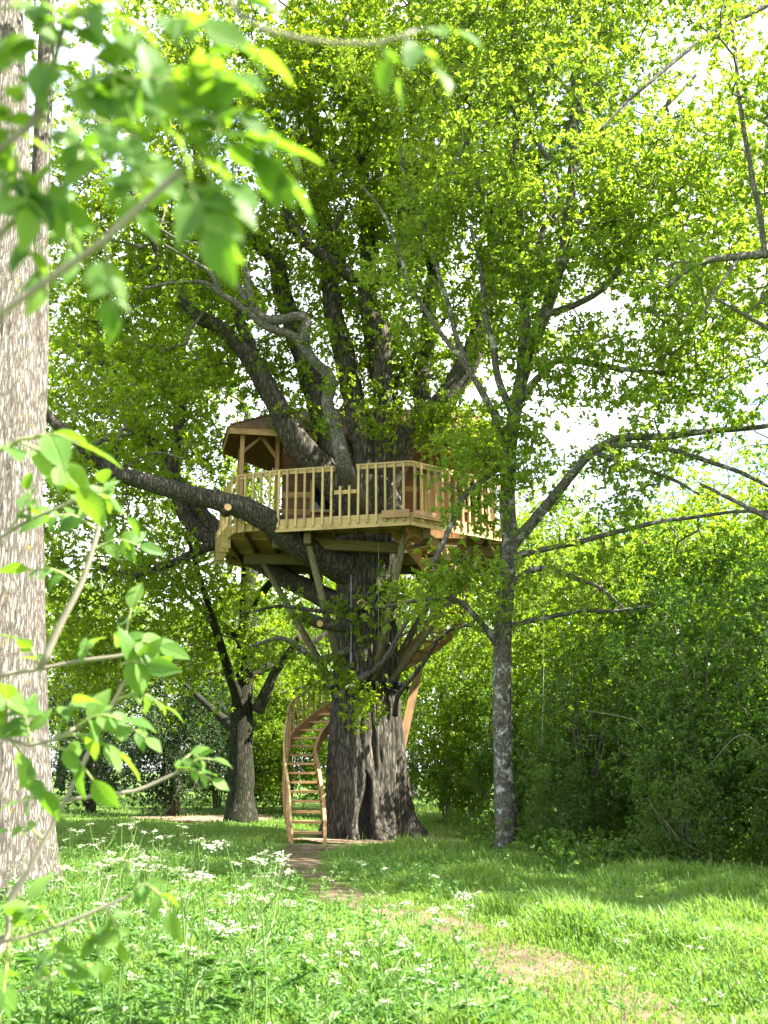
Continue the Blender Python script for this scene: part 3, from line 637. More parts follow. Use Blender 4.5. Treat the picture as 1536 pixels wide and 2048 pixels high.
# roof: eave ring, deck of the roof, a child for every shingle of the front slope
EV = [(-3.92, 23.98), (-.6, 24.58), (3.2, 24.58), (3.3, 27.3), (-3.2, 27.4), (-4.32, 25.6)]
RG = [(-2.5, 25.85), (2.2, 25.95)]
def e3(p): return np.array((*p, EZ + .04))
def r3(p): return np.array((*p, RZ))
faces = [[e3(EV[0]), e3(EV[1]), r3(RG[0])], [e3(EV[1]), r3(RG[1]), r3(RG[0])], [e3(EV[1]), e3(EV[2]), r3(RG[1])], [e3(EV[2]), e3(EV[3]), r3(RG[1])], [e3(EV[3]), e3(EV[4]), r3(RG[0]), r3(RG[1])], [e3(EV[4]), e3(EV[5]), r3(RG[0])], [e3(EV[5]), e3(EV[0]), r3(RG[0])]]
mb = MB()
for f in faces:
    f = np.array(f); lowf = f - np.array((0, 0, .05)); k = len(f)
    if k == 3: mb.add(np.vstack([f, lowf]), [np.array([(0, 1, 2), (3, 5, 4)])])
    else: mb.add(np.vstack([f, lowf]), [np.array([(0, 1, 2, 3), (4, 7, 6, 5)])])
roof = part('roof', mb, M['cedar_d'], TH)
for a, b in zip(EV, EV[1:] + EV[:1]):
    d = nrm(np.array(b) - np.array(a)); nn = np.array((d[1], -d[0]))
    bm1('eave_board', (*(np.array(a) + nn * .02), EZ - .06), (*(np.array(b) + nn * .02), EZ - .06), .03, .17, M['cedar'], TH)
for k in range(8):
    x = -3.4 + k * .5; bm1('rafter', (x, 24.2 if x < -.9 else 24.65, EZ - .02), (np.clip(x, -2.5, 2.2), 25.8, RZ - .11), .05, .11, M['beam'], TH)
mb = MB(); sw = .5
mb.add([(-sw, 0, 0), (sw, 0, 0), (sw, .26, .004), (-sw, .26, .004), (-sw, 0, .018), (sw, 0, .018), (sw, .26, .012), (-sw, .26, .012)], [BOXF])
SHM = [mb.mesh('shingle', M['shingle'])]
def shingle_slope(a, b, c, dd, asparts):
    """a-b eave, dd-c ridge (dd above a, c above b)"""
    a, b, c, dd = (np.asarray(v, float) for v in (a, b, c, dd)); H = max(np.linalg.norm(dd - a), np.linalg.norm(c - b)); rows = max(2, int(H / .165))
    upv = nrm(((dd + c) - (a + b)) / 2); nrmv = nrm(np.cross(b - a, (dd + c) / 2 - (a + b) / 2)); nrmv = nrmv if nrmv[2] > 0 else -nrmv
    from mathutils import Matrix
    other = MB()
    for r in range(rows):
        t = r / rows; p = a + (dd - a) * t; q = b + (c - b) * t; ln = np.linalg.norm(q - p); x = -random.random() * .1
        ex = nrm(q - p); ey = nrm(np.cross(nrmv, ex))
        while x < ln:
            wd = random.uniform(.15, .27); u0, u1 = max(0, x), min(ln, x + wd - .008); x += wd
            if u1 - u0 < .04: continue
            m = p + ex * (u0 + u1) / 2 - ey * (.05 + .02 * random.random()) + nrmv * (.012 + .006 * random.random())
            tilt = nrm(ey + nrmv * (.06 + .05 * random.random())); lift = np.cross(ex, tilt)
            W = Matrix((ex, tilt, lift)).transposed()
            if asparts:
                o = link('shingle', SHM[0], roof, rel(m)); o.rotation_euler = W.to_euler(); o.scale = (u1 - u0, 1, 1)
            else:
                L8 = np.array([v.co for v in SHM[0].vertices]) * (u1 - u0, 1, 1); other.add(m + L8 @ np.array(W.transposed()), [BOXF])
    return other
shingle_slope(e3(EV[0]), e3(EV[1]), r3(RG[0]) + (.35, 0, 0), r3(RG[0]), True)
shingle_slope(e3(EV[1]), e3(EV[2]), r3(RG[1]), r3(RG[0]), True)
oth = MB()
for a, b, c, dd in [(EV[2], EV[3], RG[1], RG[1]), (EV[5], EV[0], RG[0], RG[0]), (EV[3], EV[4], RG[0], RG[1]), (EV[4], EV[5], RG[0], RG[0])]:
    s_ = shingle_slope(e3(a), e3(b), r3(c), r3(dd), False)
    for v in s_.v: oth.add(v, [BOXF])
so = part('shingles', oth, M['shingle'], roof); so['kind'] = 'stuff'
# struts, iron collar, steel stays
CZ = 3.45
def onring(a, z, k=.0): r = oak_r(z) + .05 + k; return np.array((oak_axis(z) + r * math.cos(a), TY + r * math.sin(a), z))
for ang, top in [(232, (-1.72, 22.35, DZ - .47)), (285, (.47, 21.85, DZ - .3)), (318, (2.35, 23.4, DZ - .47)), (165, (-3.0, 24.4, DZ - .47)), (60, (1.6, 25.7, DZ - .47)), (120, (-1.9, 25.7, DZ - .47))]:
    a = onring(R(ang), CZ + .05, .05); d = nrm(np.array(top) - a); mb = MB(); tube(mb, [a - d * .05, (a + np.array(top)) / 2, top], [.09, .085, .08], 10); part('strut', mb, M['log'], TH, True)
mb = MB(); P = [onring(a, CZ - .04, .10) for a in np.linspace(0, 2 * math.pi, 49)]; V = []
for p in P:
    d = nrm((p - np.array((oak_axis(CZ), TY, p[2]))) * (1, 1, 0))
    V += [p - d * .02 - (0, 0, .07), p + d * .02 - (0, 0, .07), p + d * .02 + (0, 0, .07), p - d * .02 + (0, 0, .07)]
k = np.arange(48)[:, None] * 4; F = [np.hstack([k + a, k + b, k + 4 + b, k + 4 + a]) for a, b in ((0, 1), (1, 2), (2, 3), (3, 0))]
mb.add(V, F); col = part('iron_collar', mb, M['iron'], TH, True)
for ang in (232, 285, 318, 300, 10, 165):
    p = onring(R(ang), CZ - .03, .11); d = np.array((math.cos(R(ang)), math.sin(R(ang)), 0)); mb = MB(); tube(mb, [p, p + d * .16], [.055, .05], 10); tube(mb, [p + d * .12 - (0, 0, .1), p + d * .12 + (0, 0, .1)], [.02, .02], 6); part('bolt', mb, M['iron'], col)
for px, py0, py1 in ((702, 1150, 1335), (757, 1085, 1340)):
    a = at(px, py1, 23.0); b = at(px, py0, 22.9); mb = MB(); tube(mb, [a, b], [.006, .006], 5); st = part('steel_stay', mb, M['steel'], TH)
    mb = MB(); tube(mb, [a + (0, 0, .05), a + (0, 0, .12), a + (0, 0, .3), a + (0, 0, .36)], [.012, .03, .03, .012], 8); part('turnbuckle', mb, M['steel'], st)
# curving stair
bm1('stair_prop', at(786, 1575, 25.1), at(838, 1335, 25.45), .20, .06, M['stairwood'], TH, (0, -1, 0))
NT = 34; path = []
for k in range(NT + 1):
    z = .02 + k * (DZ - .12) / NT
    if k <= 9:
        t = k / 9; O = np.array((-1.92 - .33 * math.sin(t * 1.9), 21.75 + 2.2 * t)); I = np.array((-1.22 - .40 * t ** 1.5, 21.55 + 2.4 * t))
    else:
        a = R(180 - (k - 9) / (NT - 9) * 250); ro = float(np.interp(math.degrees(a), [-70, 40, 110], [2.3, 2.38, 1.98])); O = np.array((TX + ro * math.cos(a), TY + ro * math.sin(a))); I = np.array((TX + (ro - .8) * math.cos(a), TY + (ro - .8) * math.sin(a)))
        if k < 12: f = (k - 9) / 3; O = O * f + np.array((-2.26, 23.95 + (k - 9) * .2)) * (1 - f); I = I * f + np.array((-1.6, 23.95 + (k - 9) * .12)) * (1 - f)
    path.append((O, I, z))
mb = MB()
def stringer(mb, pts, h=.27, th=.07):
    P = np.array(pts); T = nrm(np.gradient(P[:, :2], axis=0)); V = []
    for p, t in zip(P, T):
        nn = np.array((t[1], -t[0], 0)) * th / 2
        V += [p - nn - (0, 0, h * .6), p + nn - (0, 0, h * .6), p + nn + (0, 0, h * .4), p - nn + (0, 0, h * .4)]
    n = len(P); k = np.arange(n - 1)[:, None] * 4; F = [np.hstack([k + a, k + b, k + 4 + b, k + 4 + a]) for a, b in ((0, 1), (1, 2), (2, 3), (3, 0))]
    mb.add(V, F + [np.array([(0, 3, 2, 1)]), np.array([(4 * n - 4, 4 * n - 3, 4 * n - 2, 4 * n - 1)])])
So = spline(np.array([(*p[0], p[2] + .06) for p in path]), .15); Si = spline(np.array([(*p[1], p[2] + .06) for p in path]), .12)
stringer(mb, So); stringer(mb, Si)
stair = part('staircase', mb, M['stairwood'], TH)
for k in range(1, NT):
    O, I, z = path[k]; d = nrm(I - O); bm1('tread', (*(O + d * .03), z), (*(I - d * .03), z), .24, .05, M['stairwood'], stair)
for lo, hi in ((0, 9.01), (9.6, NT - 8)):
    ks = np.linspace(lo, hi, max(4, int((hi - lo) * 1.9))); H = []
    for kk in ks:
        k0 = int(kk); f = kk - k0; a = path[k0]; b = path[min(NT, k0 + 1)]; O = a[0] * (1 - f) + b[0] * f; z = a[2] * (1 - f) + b[2] * f
        c = nrm(O - (a[1] * (1 - f) + b[1] * f)); H.append((*(O + c * .03), z + (.86 if lo else .9)))
    H = np.array(H)
    if lo == 0: H[0, 2] = .35; H[1, 2] = min(H[1, 2], .8)
    mb = MB(); tube(mb, spline(H, .12), .032, 8); hr = part('handrail', mb, M['pine_x'], stair, True)
    for q in range(1 if lo else 0, len(H)):
        p = H[q]; b0 = p[2] - (.95 if lo else min(p[2] - .03, 1.0)); mbx = MB(); beam(mbx, (p[0], p[1], b0), (p[0], p[1], p[2] - .02), .05, .045, (1, 0, 0)); part('baluster', mbx, M['stairwood'], stair)

# ------------------------------------------------------------------ the slim tree beside the treehouse
g = np.array((2.32, 19.5, 0.0))
rt = thing('maple_tree', 'slim lichen-spotted maple rising in front of the right railing', 'tree', g)
RN = []
make_limb('trunk', [(1013, 1716, 19.5), (1010, 1600, 19.5), (1006, 1500, 19.5), (1004, 1400, 19.5), (1005, 1300, 19.5), (1010, 1200, 19.5), (1019, 1100, 19.5), (1015, 1000, 19.5), (1020, 900, 19.45), (1034, 800, 19.4), (1052, 730, 19.3), (1085, 640, 19.2), (1112, 560, 19.1), (1130, 480, 19.1), (1145, 350, 19.1), (1150, 150, 19.1), (1160, -60, 19.1)], 23, 6, M['lichen_bark'], rt, sides=20, step=.1, rough=.02, wob=.02, nodes=RN)
rl = lambda pts, r0, r1, **k: make_limb('limb', pts, r0, r1, M['lichen_bark'], rt, nodes=RN, step=.09, **k)
rl([(1022, 1092, 19.5), (1060, 1050, 19.3), (1110, 990, 19.0), (1170, 920, 18.7), (1210, 890, 18.5), (1250, 876, 18.4), (1330, 872, 18.2), (1420, 862, 18.0), (1540, 850, 17.8), (1640, 820, 17.6)], 12, 4, wob=.02)
rl([(1205, 892, 18.5), (1290, 890, 18.2), (1380, 910, 18.0), (1450, 930, 17.8), (1540, 970, 17.6), (1620, 1000, 17.5)], 7, 3)
rl([(1020, 1115, 19.5), (1090, 1098, 19.2), (1180, 1076, 18.8), (1290, 1052, 18.4), (1400, 1035, 18.1), (1540, 1022, 17.8)], 7, 3)
rl([(1190, 905, 18.6), (1260, 930, 18.4), (1330, 950, 18.2), (1400, 990, 18.0)], 6, 2.5)
rl([(1020, 1170, 19.5), (1060, 1143, 19.3), (1100, 1140, 19.1), (1150, 1160, 18.9), (1200, 1180, 18.7), (1260, 1230, 18.5)], 8, 2.5)
rl([(1018, 1252, 19.5), (1090, 1235, 19.2), (1150, 1220, 18.9), (1230, 1222, 18.6), (1300, 1210, 18.4)], 6, 2.5)
rl([(1042, 800, 19.4), (1080, 750, 19.2), (1120, 720, 19.0), (1200, 728, 18.7), (1300, 742, 18.4), (1400, 745, 18.1)], 9, 3)
rl([(998, 1295, 19.5), (970, 1255, 19.3), (930, 1212, 19.1), (895, 1196, 19.0), (830, 1200, 18.8), (750, 1216, 18.6)], 8, 2.5, wob=.03)
rl([(1008, 935, 19.5), (987, 944, 19.3), (932, 990, 19.0), (919, 1012, 18.9), (887, 1085, 18.6), (864, 1131, 18.5)], 6, 5, wob=.02)
rl([(1028, 830, 19.4), (1000, 770, 19.3), (985, 700, 19.2), (973, 644, 19.1), (965, 560, 19.0), (940, 450, 19)], 9, 3)
rl([(1040, 790, 19.4), (1046, 700, 19.5), (1050, 600, 19.6), (1042, 480, 19.7), (1035, 350, 19.8), (1030, 180, 19.9), (1020, -20, 20)], 13, 4)
rl([(1015, 900, 19.4), (960, 770, 19.0), (900, 690, 18.8), (830, 590, 18.6), (800, 520, 18.5), (770, 430, 18.4), (720, 370, 18.3)], 7, 2.5)
rl([(1005, 850, 19.4), (930, 720, 19.2), (880, 560, 19.0), (845, 430, 18.9), (810, 360, 18.8), (800, 300, 18.7)], 7, 2.5)
rl([(1090, 630, 19.2), (1170, 600, 19), (1240, 540, 18.8), (1330, 470, 18.6), (1420, 430, 18.4)], 8, 3)
rl([(1110, 560, 19.1), (1080, 480, 19), (1120, 380, 18.9), (1060, 250, 18.8), (1080, 120, 18.7)], 8, 3)
rl([(1130, 480, 19.1), (1210, 370, 19), (1300, 250, 18.9), (1390, 150, 18.8)], 8, 3)
rl([(1150, 250, 19.1), (1190, 130, 19), (1230, 60, 18.9), (1250, -40, 18.8)], 7, 3)
rl([(1040, 500, 19.7), (970, 400, 19.6), (930, 280, 19.5), (900, 150, 19.4)], 7, 3)
def clear2(p):
    x, y, z = p
    if x < 1.9 and 5.2 < z < 9.8 and y < 21.3: return rng.random() < (.03 if x < .9 else .16)
    if x < 1.9 and z <= 5.2: return rng.random() < .25
    return clear(p)
RE = [ell(1150, 380, 19, 760, 560, 7), ell(1000, 120, 19.3, 700, 420, 6), ell(1330, 500, 18.5, 520, 620, 5.5, .9), ell(1250, 900, 18.6, 560, 260, 4, .8), ell(1200, 1120, 18.7, 480, 260, 3.5, .8), ell(1250, 720, 18.8, 560, 240, 4.5, .8), ell(1130, 800, 18.9, 220, 220, 2.5, .9),
      ell(930, 560, 19, 420, 420, 4, .7), ell(930, 880, 18.9, 300, 240, 2.5, .8), ell(900, 1190, 18.8, 330, 160, 2.2, 1.2), ell(1200, -80, 19, 900, 300, 6)]
tg = ell_pts(RE, 2250, -.12, .6, 5.5, clear2)
tg = np.vstack([tg, np.array([at(*p) + rng.normal(0, .2, 3) for p in ((900, 900, 18.9), (940, 880, 18.9), (975, 905, 18.9), (960, 935, 18.8), (930, 1030, 18.8), (955, 1060, 18.8), (890, 1140, 18.6), (930, 1150, 18.7), (960, 1130, 18.8), (900, 1175, 18.7), (850, 1150, 18.6), (1000, 860, 19), (1060, 900, 19), (1050, 960, 19), (930, 960, 18.8), (985, 990, 18.9), (960, 1010, 18.8)) for q in range(3)])])
mb = MB(); grow(RN, tg, 3, .0075, 5, .05, .18, mb); part('branches', mb, M['twig_bark'], rt, True, True)
mb = MB(); foliage(mb, tg, 9, .52, 8, .105, .8, .5); part('crown', mb, M['light_leaf'], rt, False, True)
# thin rope hanging from its low limb
mb = MB(); a = at(1085, 1143, 19.15); b = at(1084, 1500, 19.15); tube(mb, spline([a, a * .5 + b * .5 + (.03, .02, 0), b], .2), .006, 6)
tag(link('hanging_rope', mb.mesh('hanging_rope', M['rope'], True, a), None, a), 'thin white rope hanging straight down from a low maple limb', 'rope')

# ------------------------------------------------------------------ generic trees
def tree_at(name, label, loc, H, r0, crown, mat_b, mat_l, ntg, ros, per, ln, spread, group=None, lean=0.0, clearf=None, thr=-.1, limbs=7, ratio=.3, smax=.12):
    o = thing(name, label, 'tree', (0, 0, 0), group); loc = np.array(loc, float); nodes = []
    ax = np.array([(lean * (t ** 1.5) * H * .25 + .25 * pn(t * 3, loc[0], loc[1]), .2 * pn(t * 3, loc[1], loc[0] + 9), t * H * .86 - .15) for t in np.linspace(0, 1, 14)]) 
    ax -= (ax[0, 0], ax[0, 1], 0); S = spline(ax, .25); rad = r0 * (1 - np.linspace(0, 1, len(S)) * .85); rad[:3] *= (1.35, 1.2, 1.08)
    mb = MB(); tube(mb, S, rad, 14, rough=.03); o.location = (0, 0, 0); part('trunk', mb, mat_b, o, True)
    for i in range(len(S)):
        if S[i, 2] > H * ratio * .7: nodes.append((*S[i], rad[i]))
    for k in range(limbs):
        t = ratio + (.75 - ratio) * k / limbs; i = int(t * len(S)); a = k * 2.4 + loc[0]; ln_ = H * random.uniform(.22, .36) * (1.1 - .5 * t)
        d = np.array((math.cos(a), math.sin(a), random.uniform(.25, .8))); P = [S[i], S[i] + d * ln_ * .5 + (0, 0, .1), S[i] + d * ln_ + (random.uniform(-.4, .4), random.uniform(-.4, .4), .5)]
        Q = spline(P, .25); rr = np.linspace(rad[i] * .55, rad[i] * .12, len(Q)); mb = MB(); tube(mb, Q, rr, 8, rough=.04); part('limb', mb, mat_b, o, True)
        nodes += [(*q, r) for q, r in zip(Q[1:], rr[1:])]
    cf = (lambda p: clearf(p + loc)) if clearf else None
    tg = ell_pts(crown, ntg, thr, .5, loc[0] * .37 + 2, cf)
    mb = MB(); grow(nodes, tg, 3, .008, 4, smax, .15, mb); part('branches', mb, M['twig_bark'], o, True, True)
    mb = MB(); foliage(mb, tg, ros, spread, per, ln); part('crown', mb, mat_l, o, False, True)
    o.location = loc; return o
# second oak behind on the left
b0 = ground(505, 1648); b0[1] = 30.0; b0[0] = (505 - 768) / FPX * 31.4
def e_rel(E, b): return [(e[0] - b[0], e[1] - b[1], e[2], *e[3:]) for e in E]
second = tree_at('oak_tree', 'second oak with dark moss and shade coloured into its trunk beside the bare earth patch', b0, 15, .42,
        e_rel([ell(330, 860, 29.5, 560, 520, 7), ell(300, 1130, 28.5, 520, 330, 6, .9), ell(420, 1300, 28.5, 420, 220, 4.5, .8), ell(160, 1250, 29, 300, 360, 4, 1.0), ell(250, 1400, 30.5, 330, 180, 3.5, 1.0), ell(560, 1330, 29.5, 200, 170, 3, .7), ell(280, 620, 30, 520, 420, 7)], b0),
        M['shaded_moss_bark'], M['oak_leaf'], 1500, 8, 8, .13, .55, None, -.05, clear, -.08, 8, .2)
mb = MB(); P = limb_pts([(515, 1420, 30), (530, 1390, 29.8), (550, 1345, 29.6), (575, 1310, 29.4), (600, 1270, 29.2)], 14, 6)
tube(mb, P[0], P[1], 10); part('limb', mb, M['oak_bark'], second, True)
# tall tree with sunlit pale bark by the left edge of the meadow
lt0 = at(8, 1800, 12.6); lt0[2] = 0
lt = thing('lime_tree', 'stout tree trunk with sunlit pale furrowed bark behind flowering cow parsley', 'tree', lt0); LN = []
LP, LR = limb_pts([(14, 1850, 12.6), (14, 1790, 12.6), (8, 1700, 12.6), (4, 1550, 12.6), (2, 1300, 12.6), (4, 1000, 12.6), (4, 800, 12.6), (4, 560, 12.6), (0, 300, 12.6), (-6, 0, 12.6), (-16, -400, 12.6)], 104, 36, .06)
LR = LR * (1 + .12 * np.exp(-np.maximum(LP[:, 2], 0) / .4)); part('trunk', furrowed(LP, LR, 170, .014, 11.0, 1.1, 2.2), M['pale_bark'], lt, True); LN = [(*p, r) for p, r in zip(LP[::3], LR[::3]) if p[2] > 8]
make_limb('limb', [(20, 1150, 12.85), (50, 1000, 13.05), (66, 850, 13.2), (74, 700, 13.3), (76, 560, 13.3), (80, 400, 13.3), (88, 200, 13.3), (100, -100, 13.3)], 30, 13, M['pale_bark'], lt, sides=24, step=.08, rough=.01, wob=.0, nodes=LN)
tg = ell_pts([(lt0[0] - 1.2, 12.8, 14.6, 3.4, 3.4, 3.0, 1)], 220, -.1, .5, 3.3)
mb = MB(); grow(LN, tg, 3, .006, 4, .06, .15, mb); part('branches', mb, M['twig_bark'], lt, True, True)
mb = MB(); foliage(mb, tg, 7, .5, 8, .11); part('crown', mb, M['light_leaf'], lt, False, True)
# tree standing off to the right whose limbs reach in over the meadow
ro0 = np.array((8.6, 14.2, 0.))
rr = tree_at('field_maple', 'leafy maple whose long pale limb reaches out over the right thicket', ro0, 14, .3,
        e_rel([ell(1560, 420, 13.5, 420, 560, 5.5), ell(1500, 120, 13.3, 420, 360, 5, .9), (8.8, 14.2, 10.5, 3.0, 3.4, 3.2, .8), (9.5, 11.5, 7.5, 2.4, 2.2, 2.2, .6), (8.0, 17.5, 8.5, 2.2, 2.0, 2.2, .6), ell(1400, 640, 13.2, 260, 260, 2.5, .5)], ro0),
        M['grey_bark'], M['light_leaf'], 800, 7, 8, .10, .48, None, 0, lambda p: True, -.02, 6, .3)
for pts, r0, r1 in [([(1900, 640, 14.1), (1720, 540, 13.6), (1600, 512, 13.3), (1536, 510, 13.2), (1480, 515, 13.1), (1420, 522, 13.0), (1370, 545, 12.9), (1335, 572, 12.9)], 20, 4),
                    ([(1530, 510, 13.2), (1520, 430, 13.0), (1505, 360, 12.9), (1490, 280, 12.8), (1475, 150, 12.8), (1462, 50, 12.7), (1440, -20, 12.7)], 6, 3),
                    ([(1700, -120, 13.6), (1536, 8, 13.4), (1424, 65, 13.2), (1342, 130, 13.1), (1288, 174, 13.0), (1200, 260, 12.9)], 9, 2.5),
                    ([(1480, 513, 13.1), (1440, 570, 13), (1400, 640, 12.9)], 4, 2)]:
    S, rad = limb_pts(pts, r0, r1, .08, .03); mb = MB(); tube(mb, S, rad, 10, rough=.03); part('limb', mb, M['grey_bark'], rr, True)

# ------------------------------------------------------------------ shrubs of the thicket
def shrub(name, H, rx, mat_l, ntg, ros, per, ln, spread, stems=7, dead=0):
    o = thing(name, None, 'shrub', (0, 0, 0)); nodes = []
    for k in range(stems):
        a = k * 2.4 + random.random(); r = rx * random.uniform(.15, .6); hh = H * random.uniform(.6, .9)
        P = spline([(.12 * math.cos(a), .12 * math.sin(a), -.1), (r * .4 * math.cos(a), r * .4 * math.sin(a), hh * .45), (r * math.cos(a), r * math.sin(a), hh)], .2)
        rr_ = np.linspace(.035, .008, len(P)); mb = MB(); tube(mb, P, rr_, 6, cap=False); part('stem', mb, M['twig_bark'], o, True); nodes += [(*q, r_) for q, r_ in zip(P, rr_)]
    tg = ell_pts([(0, 0, H * .55, rx, rx, H * .47, 1), (0, 0, H * .28, rx * .95, rx * .95, H * .28, .8)], ntg, -.02, .9, H)
    mb = MB(); grow(nodes, tg, 3, .0035, 4, .02, .22, mb); part('twigs', mb, M['twig_bark'], o, True, True)
    mb = MB(); foliage(mb, tg, ros, spread, per, ln, .7); part('foliage', mb, mat_l, o, False, True)
    for k in range(9):
        a = random.random() * 6.28; r1_ = rx * random.uniform(.5, .9); z0 = H * random.uniform(.05, .4); d = np.array((math.cos(a), math.sin(a), 0))
        P = spline([d * r1_ * .6 + (0, 0, z0), d * r1_ + (random.uniform(-.3, .3), random.uniform(-.3, .3), z0 + H * .14), d * r1_ * 1.12 + (random.uniform(-.6, .6), random.uniform(-.6, .6), z0 + H * random.uniform(.02, .3))], .1)
        mb = MB(); tube(mb, P, np.linspace(.012, .004, len(P)), 5, cap=False); part('dead_stem', mb, M['ash_twig'], o, True)
    return o
sh = [shrub('thicket_shrub', 4.6, 1.7, M['bush_leaf'], 560, 7, 8, .072, .32), shrub('thicket_shrub', 5.4, 1.9, M['bush_leaf'], 620, 7, 8, .084, .36), shrub('hazel_shrub', 6.2, 2.1, M['back_leaf'], 600, 7, 7, .105, .42)]
SHR = [(0, 5.3, 17.2, 1.0, 'dark small-leaved thicket shrub at the edge of the long grass'), (1, 7.0, 15.9, .95, 'dense dark shrub standing under the maple limb that reaches out'),
       (0, 3.9, 19.6, .85, 'low dark shrub right beside the foot of the slim maple'), (1, 6.3, 19.8, 1.15, 'tall dark shrub behind the thicket edge'),
       (2, 4.9, 22.2, 1.0, 'broad light green hazel shrub behind the hanging rope'), (2, 8.4, 19.2, 1.15, 'tallest light green hazel at the far end of the thicket'),
       (2, 7.2, 23.5, 1.25, 'wide hazel rising behind the thicket, sunlit on top'), (2, -3.4, 36.5, .95, 'bright hazel bush seen through the stair rails'), (2, -.9, 33.8, .85, 'light hazel bush close behind the oak trunk'), (2, -6.6, 41, .9, 'light bush between the yew and the second oak'), (1, 3.4, 25.6, .75, 'dark shrub in the shade behind the slim maple'), (2, 2.6, 29.5, .9, 'bright hazel shrub behind the stair side of the oak'),
       (0, 1.9, 31.5, .9, 'dark low shrub beyond the oak trunk'), (2, 5.4, 27.5, 1.3, 'tall hazel shrub behind the dark shrub of the slim maple'), (0, 4.6, 16.0, .45, 'knee-high dark bramble bush spilling on to the long grass'), (0, 3.2, 18.6, .42, 'small dark bramble bush in front of the slim maple foot'), (0, 6.1, 15.0, .5, 'rounded bramble bush at the shady border of the meadow')]
used = set()
for k, x, y, s_, lab in SHR:
    o = sh[k] if k not in used else copy_tree(sh[k]); used.add(k)
    o.location = (x, y, gz(x, y)); o.rotation_euler = (0, 0, x * 3.1 + y); o.scale = (s_, s_, s_); tag(o, lab, 'shrub', 'thicket on the right of the meadow')
# dark evergreen on the left
ev = shrub('yew_tree', 5.6, 2.1, M['yew_leaf'], 620, 8, 8, .085, .38, 5); gp = ground(345, 1632)
ev.location = (gp[0], gp[1], gz(gp[0], gp[1])); tag(ev, 'dark rounded evergreen yew at the edge of the bare earth', 'tree')
mb = MB(); tube(mb, [(0, 0, -.15), (.03, 0, 1.2), (0, .05, 3)], [.22, .17, .1], 10); link('trunk', mb.mesh('trunk', M['oak_bark'], True), ev)

for x, y, s_, lab in [(-10.6, 37.5, .95, 'dark evergreen bush on the lawn between the yew and the pale trunk'), (-5.0, 38.5, .8, 'dark evergreen bush behind the bare earth patch')]:
    o = copy_tree(ev); o.location = (x, y, 0); o.rotation_euler = (0, 0, x); o.scale = (s_, s_, s_); tag(o, lab, 'tree')
# ------------------------------------------------------------------ trees of the background
bt = [tree_at('woodland_tree', None, (0, 0, 0), 12, .2, [(0, 0, 7.2, 3.0, 3.0, 4.4, 1), (.4, -.5, 3.6, 2.8, 2.6, 2.6, .8)], M['grey_bark'], M['back_leaf'], 560, 7, 8, .125, .6, None, 0, None, -.1, 6, .2),
      tree_at('woodland_tree', None, (0.01, 0, 0), 13, .22, [(0, 0, 8.2, 3.3, 3.2, 4.4, 1), (-.6, -.4, 4.2, 3.0, 2.8, 2.8, .8)], M['oak_bark'], M['oak_leaf'], 560, 7, 8, .13, .62, None, .1, None, -.1, 6, .2)]
BT = [(0, 6.0, 33, .95, 'bright young tree behind the hazel of the thicket'), (1, 10.2, 30, .95, 'leafy woodland tree behind the tallest hazel'), (0, 13.5, 34, 1.0, 'light green woodland tree far right of the thicket'), (1, 2.2, 38, .95, 'woodland tree right behind the treehouse stair'),
      (0, -1.8, 40, .95, 'bright woodland tree behind the oak trunk'), (1, 6.6, 42, 1.1, 'tall woodland tree behind the thicket'), (0, 12.0, 43, 1.15, 'tall light woodland tree behind the far thicket'), (1, 18, 40, 1.1, 'woodland tree beyond the right side of the thicket'),
      (0, -4.2, 46, 1.0, 'sunlit woodland tree behind the second oak'), (1, -16.5, 38, 1.15, 'large woodland tree behind the pale trunk'), (0, -7.6, 52, 1.05, 'woodland tree at the back of the lawn'), (1, -19.5, 50, 1.2, 'tall woodland tree at the far side of the lawn'), (0, 1.5, 52, 1.2, 'far woodland tree behind the treehouse roof'), (1, 11.8, 11.8, 1.15, 'woodland tree added out of view beside the overhanging maple to shade the long grass'), (1, -12, 42, .8, 'small woodland tree on the lawn left of the yew')]  # the tree beside the overhanging maple is unseen, added to shade the grass
used = set()
for k, x, y, s_, lab in BT:
    o = bt[k] if k not in used else copy_tree(bt[k]); used.add(k)
    o.location = (x, y, gz(x, y)); o.rotation_euler = (0, 0, x * 2.3 + y * .7); o.scale = (s_, s_, s_ * (1 + .08 * math.sin(x))); tag(o, lab, 'tree', 'woodland behind the treehouse')
ft = tree_at('lawn_tree', None, (0.02, 0, 0), 15, .34, [(0, 0, 9.5, 4.2, 4.0, 4.8, 1), (0, 0, 5.0, 3.8, 3.6, 1.9, .5)], M['oak_bark'], M['back_leaf'], 420, 7, 8, .17, .75, None, 0, None, -.05, 7, .3)
for k, (x, y, s_) in enumerate([(-18.0, 66, 1.0), (-24.5, 62, 1.05), (-15.6, 84, 1.1), (-27, 86, 1.2), (-10, 78, 1.1), (-21, 98, 1.2), (-2, 74, 1.2), (8, 70, 1.2), (18, 66, 1.2), (28, 60, 1.2), (-36, 74, 1.2)]):
    o = ft if k == 0 else copy_tree(ft); o.location = (x, y, 0); o.rotation_euler = (0, 0, x + y); o.scale = (s_,) * 3
    tag(o, 'distant tree with dark trunk standing on the sunlit far lawn', 'tree', 'distant trees on the lawn')

